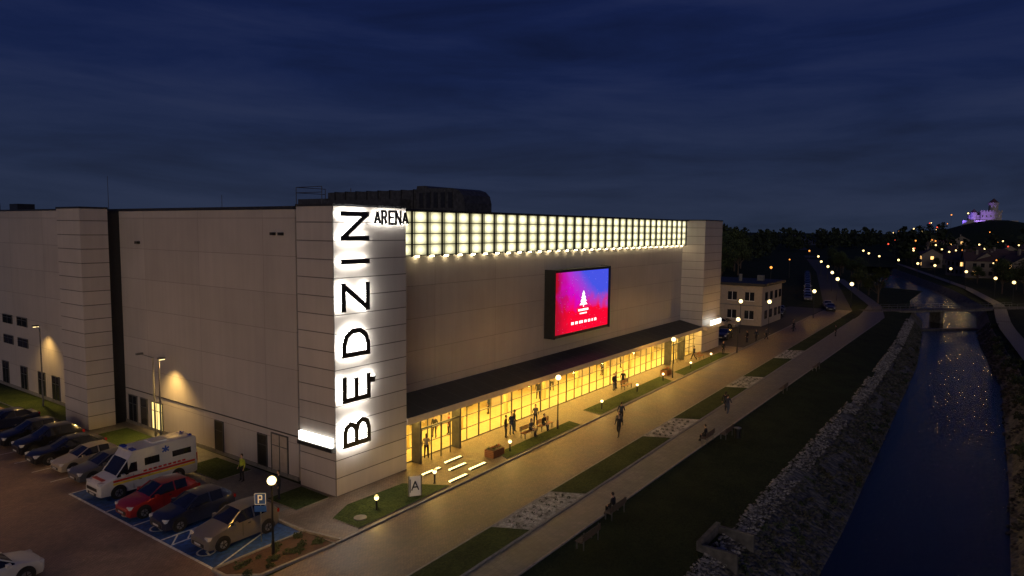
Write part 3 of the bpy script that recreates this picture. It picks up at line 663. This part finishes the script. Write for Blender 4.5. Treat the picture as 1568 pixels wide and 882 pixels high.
def hz(x,y):
    return 20.5*math.exp(-(((x-hx)/110)**2+((y-hy)/62)**2))+10*math.exp(-(((x-560)/150)**2+((y+130)/90)**2))+5*mnoise.noise(Vector((x/60,y/60,0)))*math.exp(-(((x-hx)/200)**2+((y-hy)/150)**2))
b=B(); NX,NY=40,50
for i in range(NX+1):
    for j in range(NY+1):
        x=330+i*14;y=-330+j*9.6; edge=min(1,i/5,(NX-i)/5,j/5,(NY-j)/5); b.v.append((x,y,max(-.3,hz(x,y)*edge-.3*(1-edge)-.25)))
for i in range(NX):
    for j in range(NY):
        a=i*(NY+1)+j; b.f.append([a,a+NY+1,a+NY+2,a+1]); b.mi.append(b.m(GROUNDG))
b.obj('castle_hill',smooth=80)
e=E('castle'); zz=hz(hx,hy)-2; ST=M('castle_stone',(.36,.34,.33),.9,scale=.3); b=B(); T=Matrix.Translation((hx,hy,zz))@Matrix.Rotation(.2,4,'Z')
b.box(-8,8,-9,4,0,8,ST,T); b.box(-8.4,8.4,-9.4,4.4,8,8.6,ST,T)
for k in range(8): b.box(-8.4,-7.6,-9.3+k*1.8,-8.4+k*1.8,8.6,9.6,ST,T)
b.box(-6,0,4.2,11,0,6,ST,T)
b.cyl(T@Vector((0,-5,0)),T@Vector((0,-5,14)),3.2,3.0,ST,16); b.cyl(T@Vector((0,-5,14)),T@Vector((0,-5,15.3)),3.5,3.5,ST,16); b.cyl(T@Vector((0,-5,15.3)),T@Vector((0,-5,18.5)),3.3,.1,HR,16)
b.cyl(T@Vector((-6,8,0)),T@Vector((-6,8,8)),2.2,2.1,ST,12); b.cyl(T@Vector((-6,8,8)),T@Vector((-6,8,10.5)),2.4,.1,HR,12)
for k in range(5): b.box(-8.1,-7.95,-8+k*2.6,-7.2+k*2.6,4.5,6,WIND,T)
b.box(-14,-13.2,-18,16,-3,2,ST,T); b.obj('keep_and_towers',e)
for yy,cc in ((-14,(.30,.14,1)),(2,(.42,.22,1)),(14,(.22,.13,1))):
    o=light('SPOT','floodlight',(hx-24,hy+yy,zz+1),15000,cc,e,.5,None,spot_size=math.radians(60),spot_blend=.6)
    o.rotation_euler=Vector((-24,0,-6)).to_track_quat('Z','Y').to_euler()
r=random.Random(9)
for k in range(30):
    D_=r.uniform(230,480); a=r.uniform(.60,.80); x=-26+D_*(.814+.581*a); y=-31+D_*(.581-.814*a)
    if y>lerp(riv2,x)-14: y=lerp(riv2,x)-18-r.random()*40
    if (x-hx)**2+(y-hy)**2<110**2: continue
    house(x,y,r.uniform(9,16),r.uniform(8,10),r.choice((3.2,5.8,6)),r.uniform(0,3),max(0,hz(x,y)-1),k)
def far_l(x,y,D_):
    lantern(x,y,r.uniform(5.5,8)+D_*.003,0,.12+D_*.0006*r.uniform(.6,1.3),r.choice((LAMP_FAR,LAMP_OR,LAMP_OR,LAMP_RED,LAMP_FAR)),z=max(0,hz(x,y)))
for k in range(95):
    D_=r.uniform(200,640); a=r.uniform(.40,.80); x=-26+D_*(.814+.581*a); y=-31+D_*(.581-.814*a)
    if lerp(riv2,x)-8<y<lerp(bankT,x)+26: continue
    if y>lerp(bankT,x) and r.random()<.7: continue
    far_l(x,y,D_)
for (xa,ya,xb,yb,n_) in ((215,-45,430,-20,9),(260,-75,520,-60,9),(300,-20,520,15,8)):
    for k in range(n_):
        t=k/(n_-1); x=xa+(xb-xa)*t;y=ya+(yb-ya)*t; lantern(x,y,6.5,0,.16+x*.0006,LAMP_FAR if xa!=260 else LAMP_OR,z=max(0,hz(x,y)))
lantern(238,-52,7,2500,.34,LAMP_OR,(1,.25,.1)); lantern(190,-44,6,1500,.34,LAMP_OR,(1,.3,.1))

# ---------------------------------------------------------------- trees
def treemesh(seed,h=9,cr=3.2,nl=2600):
    r=random.Random(seed); b=B(); th=h*.32
    b.cyl((0,0,-.2),(0,0,th),h*.026,h*.018,BARK,8); cl=[]
    for k in range(9):
        t=2*math.pi*k/9+r.uniform(-.4,.4); rr=cr*r.uniform(.35,.85); z=h*r.uniform(.42,.88); p=(rr*math.cos(t)*(1.25-z/h*.6),rr*math.sin(t)*(1.25-z/h*.6),z)
        b.cyl((0,0,th*r.uniform(.7,1)),p,h*.011,h*.003,BARK,5,False); cl.append((Vector(p),cr*r.uniform(.32,.55)))
    b.cyl((0,0,th),(0,0,h*.9),h*.018,h*.004,BARK,6); cl.append((Vector((0,0,h*.9)),cr*.4)); cl.append((Vector((0,0,h*.65)),cr*.6))
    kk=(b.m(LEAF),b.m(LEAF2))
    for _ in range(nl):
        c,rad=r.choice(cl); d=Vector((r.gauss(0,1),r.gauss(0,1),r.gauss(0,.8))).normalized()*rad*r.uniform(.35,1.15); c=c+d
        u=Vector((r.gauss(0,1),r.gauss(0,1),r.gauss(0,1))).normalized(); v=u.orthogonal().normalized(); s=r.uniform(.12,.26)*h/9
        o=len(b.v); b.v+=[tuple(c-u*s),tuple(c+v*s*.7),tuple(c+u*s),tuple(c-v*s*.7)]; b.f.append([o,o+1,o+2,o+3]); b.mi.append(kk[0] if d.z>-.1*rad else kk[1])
    return b.mesh('tree_mesh')
TM=[treemesh(i,9,3.1+.3*i) for i in range(3)]
TP=[]
for k in range(26): x=r.uniform(108,300); TP.append((x,r.uniform(20,75)+ (x-108)*.22,r.uniform(1.2,1.8)))
for k in range(14): x=150+k*14; TP.append((x+r.uniform(-4,4),lerp(bankT,x)+r.uniform(5,9),r.uniform(.5,.95)))
for k in range(46):
    x=r.uniform(135,420); y=lerp(riv2,x)-r.uniform(9,60); TP.append((x,y,r.uniform(.5,1.05)))
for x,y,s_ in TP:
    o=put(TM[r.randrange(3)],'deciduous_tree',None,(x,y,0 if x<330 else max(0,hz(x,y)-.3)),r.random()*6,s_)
b=B()
for k in range(60):
    x=r.uniform(5,125); y=lerp(riv2,x)-r.uniform(.5,2.4); shrub(b,x,y,-.8,r.uniform(.4,1.0),60,r,LEAF2)
for k in range(260):
    x=r.uniform(0,125); f=r.random(); y=lerp(bankW,x)+f*3.2; shrub(b,x,y,-2.65+f*1.5,r.uniform(.15,.5),45,r,r.choice((LEAF,DRY,LEAF2)))
b.obj('riverbank_shrubs')
b=B(); k1=b.m(LEAF2)
def mass(x,y,z,h):
    for _ in range(90):
        t=r.random(); rr=h*.38*math.sqrt(max(.05,1-(2*t-.9)**2)); a=r.random()*6.28; c=Vector((x+rr*math.cos(a)*r.random(),y+rr*math.sin(a)*r.random()*1.2,z+h*(.1+.9*t)))
        u=Vector((r.gauss(0,1),r.gauss(0,1),r.gauss(0,1))).normalized(); v=u.orthogonal().normalized(); s=h*r.uniform(.05,.10)
        o=len(b.v); b.v+=[tuple(c-u*s),tuple(c+v*s),tuple(c+u*s),tuple(c-v*s)]; b.f.append([o,o+1,o+2,o+3]); b.mi.append(k1)
for k in range(460):
    D_=r.uniform(330,800); a=r.uniform(-.15,.85); x=-26+D_*(.814+.581*a); y=-31+D_*(.581-.814*a)
    rv0,rv1=lerp(riv2,x),lerp(bankT,x)
    if x<520 and rv0-8<y<rv1+38: continue
    z_=max(0,hz(x,y)) if 330<x<890 and -330<y<150 else 0
    if (x-hx)**2+(y-hy)**2<40**2 or (abs(y-hy)<22 and hx-120<x<hx): continue
    mass(x,y,z_,r.uniform(7,11) if z_>3 else r.choice((r.uniform(9,15),r.uniform(13,19))))
for k in range(150):
    x=r.uniform(104,330); y=r.uniform(26,120)+(x-104)*.24; mass(x,y,0,r.uniform(9,16))
b.obj('distant_treeline')

# ---------------------------------------------------------------- cars
TYRE=M('tyre_rubber',(.015,.015,.015),.8); RIM=M('wheel_rim',(.35,.35,.36),.3,.8); CGL=M('car_glass',(.012,.013,.016),.06,spec=.8); HL=M('headlight_lens',(.6,.6,.62),.1); TL=M('tail_light',(.30,.01,.01),.2)
HB=[(0,.28,.45,.60,.64,.62,.52),(.12,.2,.5,.70,.75,.80,.66),(.45,.18,.55,.80,.87,.86,.72),(1.0,.18,.6,.90,.97,.87,.74),(1.2,.18,.6,.95,1.02,.87,.74),(1.95,.18,.6,.98,1.44,.87,.60),(2.0,.18,.6,.98,1.45,.87,.6),(2.55,.18,.6,.99,1.49,.88,.6),(2.63,.18,.6,.99,1.49,.88,.6),(3.3,.18,.6,1.01,1.46,.87,.59),(3.42,.18,.6,1.02,1.44,.87,.58),(3.85,.2,.6,1.04,1.14,.85,.66),(4.05,.25,.55,.95,.98,.80,.66),(4.12,.32,.5,.70,.74,.72,.6)]
HBG={4:'w',5:'s',6:'s',8:'s',10:'r'}
SD=[(0,.28,.45,.58,.62,.62,.52),(.12,.2,.5,.68,.73,.80,.66),(.6,.18,.55,.80,.86,.87,.72),(1.2,.18,.6,.87,.94,.88,.74),(1.4,.18,.6,.9,.97,.88,.74),(2.2,.18,.6,.92,1.38,.88,.58),(2.8,.18,.6,.93,1.42,.89,.58),(2.88,.18,.6,.93,1.42,.89,.58),(3.5,.18,.6,.94,1.36,.88,.57),(4.0,.2,.6,.95,1.03,.87,.66),(4.4,.22,.6,.93,1.0,.84,.68),(4.55,.32,.5,.7,.76,.74,.6)]
SDG={4:'w',5:'s',7:'s',8:'r2'}
VN=[(0,.35,.6,.80,.86,.75,.62),(.12,.3,.62,.95,1.02,.9,.76),(.6,.28,.7,1.15,1.22,.97,.82),(1.0,.28,.7,1.25,1.34,.98,.84),(1.65,.28,.7,1.30,2.12,.98,.80),(1.95,.28,.7,1.32,2.50,.98,.82),(2.15,.28,.7,1.32,2.58,.98,.83),(2.2,.28,.7,1.32,2.6,.98,.84),(3.0,.28,.7,1.32,2.62,.98,.85),(4.1,.28,.7,1.32,2.62,.98,.85),(5.75,.28,.7,1.32,2.60,.98,.85),(5.88,.35,.7,1.30,2.52,.95,.82)]
VNG={3:'w'}
def carmesh(name,st,gl,paint,zs=1,wheels=(.82,3.35),wr=.32):
    b=B(); kp=b.m(paint); kg=b.m(CGL); n0=len(b.v); L=st[-1][0]
    for (x,zb,zm,zl,zt,w_,wt) in st:
        zl*=zs;zt*=zs
        half=[(w_*.93,zb),(w_,zm),(w_*.985,(zm+zl)/2+.02),(w_*.96,zl),(wt+.02,zt-.03),(wt*.85,zt),(0,zt+.015)]
        for y,z in half: b.v.append((x,-y,z))
        for y,z in half[-2::-1]: b.v.append((x,y,z))
    K=13
    for i in range(len(st)-1):
        for j in range(K-1):
            a=n0+i*K+j; b.f.append([a,a+K,a+K+1,a+1]); jj=min(j,K-2-j); t=gl.get(i)
            g_= (t=='s' and jj==3) or (t in('w','r','r2') and jj>=4) or (t in ('w','r2') and jj==3)
            b.mi.append(kg if g_ else kp)
        b.f.append([n0+i*K+K-1,n0+(i+1)*K+K-1,n0+(i+1)*K,n0+i*K]); b.mi.append(b.m(BLACK))
    b.f.append([n0+j for j in range(K)]); b.mi.append(kp); o=n0+(len(st)-1)*K; b.f.append([o+j for j in range(K)][::-1]); b.mi.append(kp)
    for i,t in gl.items():
        if t in('w','r','r2'):
            for s_ in (-1,1):
                A=st[i];C=st[i+1]; b.cyl((A[0],s_*A[6],A[4]*zs-.01),(C[0],s_*(C[6]+.01),C[4]*zs-.02),.035,.035,paint,6)
    W=max(s_[5] for s_ in st)
    for wx in wheels:
        for s_ in (-1,1):
            b.cyl((wx,s_*(W-.10),wr+.04),(wx,s_*(W+.004),wr+.04),wr+.085,wr+.075,BLACK,20); b.cyl((wx,s_*(W-.2),wr),(wx,s_*(W+.02),wr),wr,wr,TYRE,20); b.cyl((wx,s_*(W+.0),wr),(wx,s_*(W+.028),wr),wr*.66,wr*.6,RIM,14)
            for q in range(5):
                t=q*1.2566; b.box(-.02,.02,-.006,.006,0,wr*.6,BLACK,Matrix.Translation((wx,s_*(W+.03),wr))@Matrix.Rotation(t,4,'Y'))
    z1=st[2][3]*zs
    for s_ in (-1,1):
        b.box(.06,.42,min(s_*.52,s_*.80),max(s_*.52,s_*.80),z1-.2,z1-.05,HL); b.box(L-.16,L-.01,min(s_*.55,s_*.80),max(s_*.55,s_*.80),.78*zs,.95*zs,TL)
        i=[k for k,t in gl.items() if t=='w'][0]; A=st[i]; b.box(A[0]+.2,A[0]+.38,min(s_*W,s_*(W+.18)),max(s_*W,s_*(W+.18)),A[3]*zs+.02,A[3]*zs+.16,paint)
        b.box(1.9,1.905+.01,s_*W*.99-.004,s_*W*.99+.004,.35,A[3]*zs,BLACK); b.box(2.2,2.36,s_*W-.012,s_*W+.012,.82*zs,.86*zs,BLACK)
    b.box(-.02,.02,-.5,.5,.34,.5,BLACK); b.box(-.03,-.021,-.26,.26,.38,.48,HL); b.box(L,L+.02,-.26,.26,.45,.56,HL)
    return b
def paint(n,c): return M(n,c,.28,.3,var=.04,coat=.6)
P_R=paint('red_paint',(.30,.02,.02));P_D=paint('dark_blue_paint',(.018,.022,.05));P_S=paint('silver_grey_paint',(.17,.155,.14));P_K=paint('black_paint',(.012,.012,.014));P_W=paint('white_paint',(.62,.62,.60));P_B=paint('beige_paint',(.36,.31,.24)); P_G=paint('grey_paint',(.09,.09,.095))
cache={}
def car(x,y,rz,pt,kind='hb',zs=1.0,sc=1.0):
    key=(pt.name,kind,zs)
    if key not in cache:
        cache[key]=(carmesh('car_body',HB,HBG,pt,zs) if kind=='hb' else carmesh('car_body',SD,SDG,pt,zs,(.9,3.6))).mesh('car_body',32)
    e=E('parked_car',(x,y,.015),rz); put(cache[key],'car_body',e,sc=sc)
car(-9.0,6.9,0,P_R,'hb',1.04); car(-8.7,3.8,0,P_D,'hb',1.03); car(-8.6,0.0,0,P_S,'hb',1.12)
car(-8.3,14.6,0,P_G,'hb',1.0); car(-8.2,17.4,0,P_B,'hb',1.02,.92); car(-8.6,20.3,0,P_K,'sd'); car(-8.4,23.2,0,P_K,'hb',1.15); car(-8.4,26.3,0,P_K,'hb',1.05); car(-8.6,31.6,0,P_D,'sd')
car(-13.9,4.2,math.pi,P_W,'hb',1.05)
for x,y,rz,p,k in ((72,1.5,.1,P_K,'sd'),(74,4.4,.1,P_G,'hb'),(77,7,.1,P_W,'hb'),(86,3.5,1.4,P_B,'hb'),(84,7.5,1.4,P_D,'sd'),(106,2.2,.2,P_K,'hb'),(111,3.2,.2,P_G,'sd'),(122,-3.8,.2,P_K,'sd'),(127,-2.4,.25,P_S,'hb')): car(x,y,rz,p,k)
for k in range(13):
    x=140+k*8; car(x,4.4+(x-140)*.2215,.22,r.choice((P_K,P_D,P_W,P_G,P_S,P_G)),r.choice(('hb','sd')))
e=E('ambulance',(-8.75,10.9,.015)); b=carmesh('van',VN,VNG,P_W,1,(1.05,4.6),.36)
b.obj('body',e,smooth=32); b=B()
AR_=M('red_stripe',(.5,.02,.015),.4); AY=M('yellow_stripe',(.75,.55,.05),.4); LB=M('beacon_blue',(.02,.05,.35),.15); ABL=M('blue_marking',(.02,.08,.4),.4)
for s_ in (-1,1):
    def sb(x0,x1,z0,z1,m_,off=.985,t=.012):
        y=s_*off; b.box(x0,x1,min(y,y+s_*t),max(y,y+s_*t),z0,z1,m_)
    sb(.75,5.7,1.02,1.14,AR_); sb(.75,5.7,.86,.98,AY); 
    for x0,x1,z0,z1,m_ in ((1.55,2.15,1.36,1.92,CGL),(2.6,3.5,1.55,2.0,CGL),(4.3,5.5,1.62,1.98,CGL)):
        def yy(z): return s_*((.98*.96)+(.86-.98*.96)*(z-1.32)/(2.59-1.32)+.012)
        b.poly([(x0,yy(z0),z0),(x1,yy(z0),z0),(x1,yy(z1),z1),(x0 if x0>2 else x0+.25,yy(z1),z1)],m_)
    for k in range(3):
        T=Matrix.Translation((3.9,yy(2.2),2.2))@Matrix.Rotation(k*math.pi/3,4,'Y'); b.box(-.05,.05,-.004-k*.001,.004+k*.001,-.24,.24,ABL,T)
    for k in range(9): b.box(2.5+k*.3,2.68+k*.3,s_*.96-.03,s_*.96+.03,1.2,1.3,AR_)
    b.box(5.84,5.90,s_*.9-.04,s_*.9+.04,.9,1.5,TL)
for y in (-.55,.55): b.box(1.95,2.2,y-.22,y+.22,2.56,2.66,LB)
b.box(1.9,2.35,-.85,.85,2.5,2.57,P_W); b.box(3.3,4.2,-.5,.5,2.62,2.70,P_W); b.box(5.6,5.75,-.6,-.35,2.6,2.68,LB); b.box(5.6,5.75,.35,.6,2.6,2.68,LB)
b.box(.28,.75,-.6,.6,1.16,1.19,AR_); b.box(-.02,.1,-.6,.6,.62,.8,BLACK)
b.obj('livery_and_beacons',e)

# ---------------------------------------------------------------- people
SKIN=M('skin',(.45,.27,.19),.6,var=.05); HAIR=M('hair_brown',(.03,.02,.012),.7); SHOE=M('shoes',(.02,.02,.02),.6); EYE=M('eye',(.02,.02,.02),.3); LIPS=M('lips',(.3,.1,.09),.5)
CL=[M('clothes_black',(.015,.015,.018),.85),M('clothes_navy',(.02,.03,.06),.85),M('clothes_grey',(.10,.10,.10),.85),M('clothes_beige',(.28,.23,.17),.85),M('clothes_red',(.22,.03,.03),.85),M('clothes_jeans',(.04,.06,.11),.85),M('hi_vis_yellow',(.40,.46,.03),.7)]
POSE={
'stand':dict(pel=(0,0,.95),h=[(-.1,0,.9),(.1,0,.9)],k=[(-.11,.03,.5),(.12,.04,.5)],a=[(-.12,0,.09),(.14,.02,.09)],e=[(-.25,-.04,1.14),(.25,-.04,1.14)],w=[(-.26,.06,.9),(.24,.10,.92)]),
'walk':dict(pel=(0,0,.93),h=[(-.1,0,.88),(.1,0,.88)],k=[(-.1,.2,.5),(.1,.03,.48)],a=[(-.1,.32,.1),(.1,-.34,.16)],e=[(-.24,-.16,1.15),(.24,.08,1.13)],w=[(-.25,-.16,.9),(.22,.3,.98)]),
'phone':dict(pel=(0,0,.95),h=[(-.1,0,.9),(.1,0,.9)],k=[(-.12,.04,.5),(.1,.0,.5)],a=[(-.14,.04,.09),(.12,-.03,.09)],e=[(-.24,.02,1.13),(.25,-.02,1.14)],w=[(-.1,.28,1.2),(.24,.12,.93)]),
'sit':dict(pel=(0,0,.54),h=[(-.1,.02,.52),(.1,.02,.52)],k=[(-.13,.42,.52),(.13,.43,.52)],a=[(-.13,.4,.09),(.14,.5,.09)],e=[(-.23,.08,.76),(.23,.08,.76)],w=[(-.12,.3,.62),(.12,.3,.62)])}
def personmesh(pose,top,leg,hair_long=False):
    p=POSE[pose]; V=[];Ed=[];R=[];lab=[]
    def a(co,r,l,par=None):
        V.append(Vector(co));R.append(r);lab.append(l)
        if par is not None: Ed.append((par,len(V)-1))
        return len(V)-1
    px,py,pz=p['pel']; lean=.08 if pose=='sit' else 0
    c0=a((px,py,pz),(.15,.11),'leg'); c1=a((0,.0+lean*.3,pz+.2),(.14,.10),'top',c0); c2=a((0,lean*.8,pz+.42),(.17,.11),'top',c1); c3=a((0,lean+.01,pz+.53),(.055,.055),'skin',c2); a((0,lean+.02,pz+.62),(.055,.055),'skin',c3)
    for i,s_ in ((0,-1),(1,1)):
        sh=a((s_*.19,lean*.8,pz+.45),(.062,.06),'top',c2); el2=a(p['e'][i],(.045,.045),'top',sh); wr_=a(p['w'][i],(.03,.028),'top',el2)
        d=(Vector(p['w'][i])-Vector(p['e'][i])).normalized(); pm=Vector(p['w'][i])+d*.07; pa=a(pm,(.036,.02),'skin',wr_)
        sd_=Vector((0,1,0)) if abs(d.z)>.5 else Vector((1,0,0))
        for q,(o2,ln) in enumerate(((-.03,.075),(-.01,.085),(.01,.08),(.03,.062))):
            f1=a(pm+d*.045+sd_*o2,(.0095,.0095),'skin',pa); a(pm+d*(.045+ln*.6)+sd_*o2+Vector((-s_*.01,0,0)),(.0085,.0085),'skin',f1)
        a(pm+d*.03+sd_*.055,(.011,.011),'skin',pa)
        hp=a(p['h'][i],(.095,.095),'leg',c0); kn=a(p['k'][i],(.062,.062),'leg',hp); an=a(p['a'][i],(.042,.045),'leg',kn); ax=Vector(p['a'][i]); a((ax.x*1.05,ax.y+.16,ax.z-.05),(.04,.03),'shoe',an); a((ax.x,ax.y-.05,ax.z-.04),(.04,.035),'shoe',an)
    me=D.meshes.new('tmp'); me.from_pydata([tuple(v) for v in V],Ed,[]); o=D.objects.new('tmp',me); COL.objects.link(o)
    md=o.modifiers.new('s','SKIN'); sv=me.skin_vertices[0].data
    for i,rr in enumerate(R): sv[i].radius=rr; sv[i].use_root=(i==0)
    md.use_smooth_shade=True; s2=o.modifiers.new('u','SUBSURF'); s2.levels=1
    dg=bpy.context.evaluated_depsgraph_get(); ev=o.evaluated_get(dg); m2=D.meshes.new_from_object(ev); 
    b=B(); b.v=[tuple(v.co) for v in m2.vertices]
    mm={'leg':leg,'top':top,'skin':SKIN,'shoe':SHOE}
    pts=[(V[i],lab[i]) for i in range(len(V))]
    for (i,j) in Ed: pts.append(((V[i]*.45+V[j]*.55),lab[j])); pts.append(((V[i]*.75+V[j]*.25),lab[i] if lab[j]!='top' else lab[j]))
    for f in m2.polygons:
        c=f.center; l=min(pts,key=lambda t:(t[0]-c).length_squared)[1]; b.f.append(list(f.vertices)); b.mi.append(b.m(mm[l]))
    D.objects.remove(o)
    hc=Vector((0,lean+.03,pz+.70)); b.ball(hc,.1,SKIN,14,10,(.76,.92,1.15)); b.ball(hc+Vector((0,-.018,.022)),.1,HAIR,14,8,(.82,.92,1.12))
    if hair_long: b.ball(hc+Vector((0,-.06,-.08)),.09,HAIR,10,8,(.85,.5,1.5))
    b.cyl(hc+Vector((0,.085,.01)),hc+Vector((0,.11,-.025)),.008,.016,SKIN,6)
    for s_ in (-1,1): b.ball(hc+Vector((s_*.03,.082,.012)),.011,EYE,6,4); b.ball(hc+Vector((s_*.077,0,0)),.02,SKIN,6,4,(.4,.8,1.3))
    b.box(hc.x-.022,hc.x+.022,hc.y+.078,hc.y+.09,hc.z-.055,hc.z-.047,LIPS)
    return b.mesh('figure',60)
PMs={}
def person(x,y,rz,pose='stand',t=0,l=5,long=False,z=.02,sc=1.0):
    k=(pose,t,l,long)
    if k not in PMs: PMs[k]=personmesh(pose,CL[t],CL[l],long)
    e=E('seated_person' if pose=='sit' else 'pedestrian',(x,y,z),rz); put(PMs[k],'figure',e,sc=sc)
A=math.radians
person(15.5,-1.1,A(200),'stand',0,0); person(16.4,-1.0,A(160),'phone',1,5); person(17.2,-.7,A(230),'stand',0,1,True)
person(17.1,-2.3,A(180),'sit',2,0,True); person(18.9,-2.3,A(180),'sit',0,1); person(19.6,-1.1,A(150),'stand',2,0)
person(21.0,-7.9,A(95),'walk',0,0); person(21.8,-7.5,A(100),'walk',2,5,True); person(24.6,-6.3,A(-80),'walk',1,0)
person(34.4,-.6,A(170),'stand',0,5); person(35.2,-.4,A(200),'phone',1,0,True); person(36.2,-.7,A(120),'stand',0,0)
person(32.7,-12.5,A(-95),'walk',1,5); person(33.6,-12.0,A(-90),'walk',0,0,True)
person(23.8,-13.8,0,'sit',0,0); person(7.5,-14.4,0,'sit',0,0)
person(-1.8,6.7,A(90),'stand',6,0); person(-2.2,2.4,A(60),'stand',0,1)
for x,y,t in ((72.5,-2.2,0),(74.5,-2.9,1),(77,-3.6,2),(88,-4.8,0),(90.5,-4.2,2),(61,-2.6,0),(55,-1.0,1),(86.9,-11.2,0)): person(x,y,A(random.uniform(0,360)),'walk' if t else 'stand',t,0)
for x,y,t in ((8.3,.45,3),(12.2,3.2,0),(13.4,2.8,4),(20,4,1),(27,3.5,0),(30.5,4.2,3),(40,3.7,0),(45,4,2)): person(x,y,A(random.uniform(0,360)),'stand',t,0,t==3)
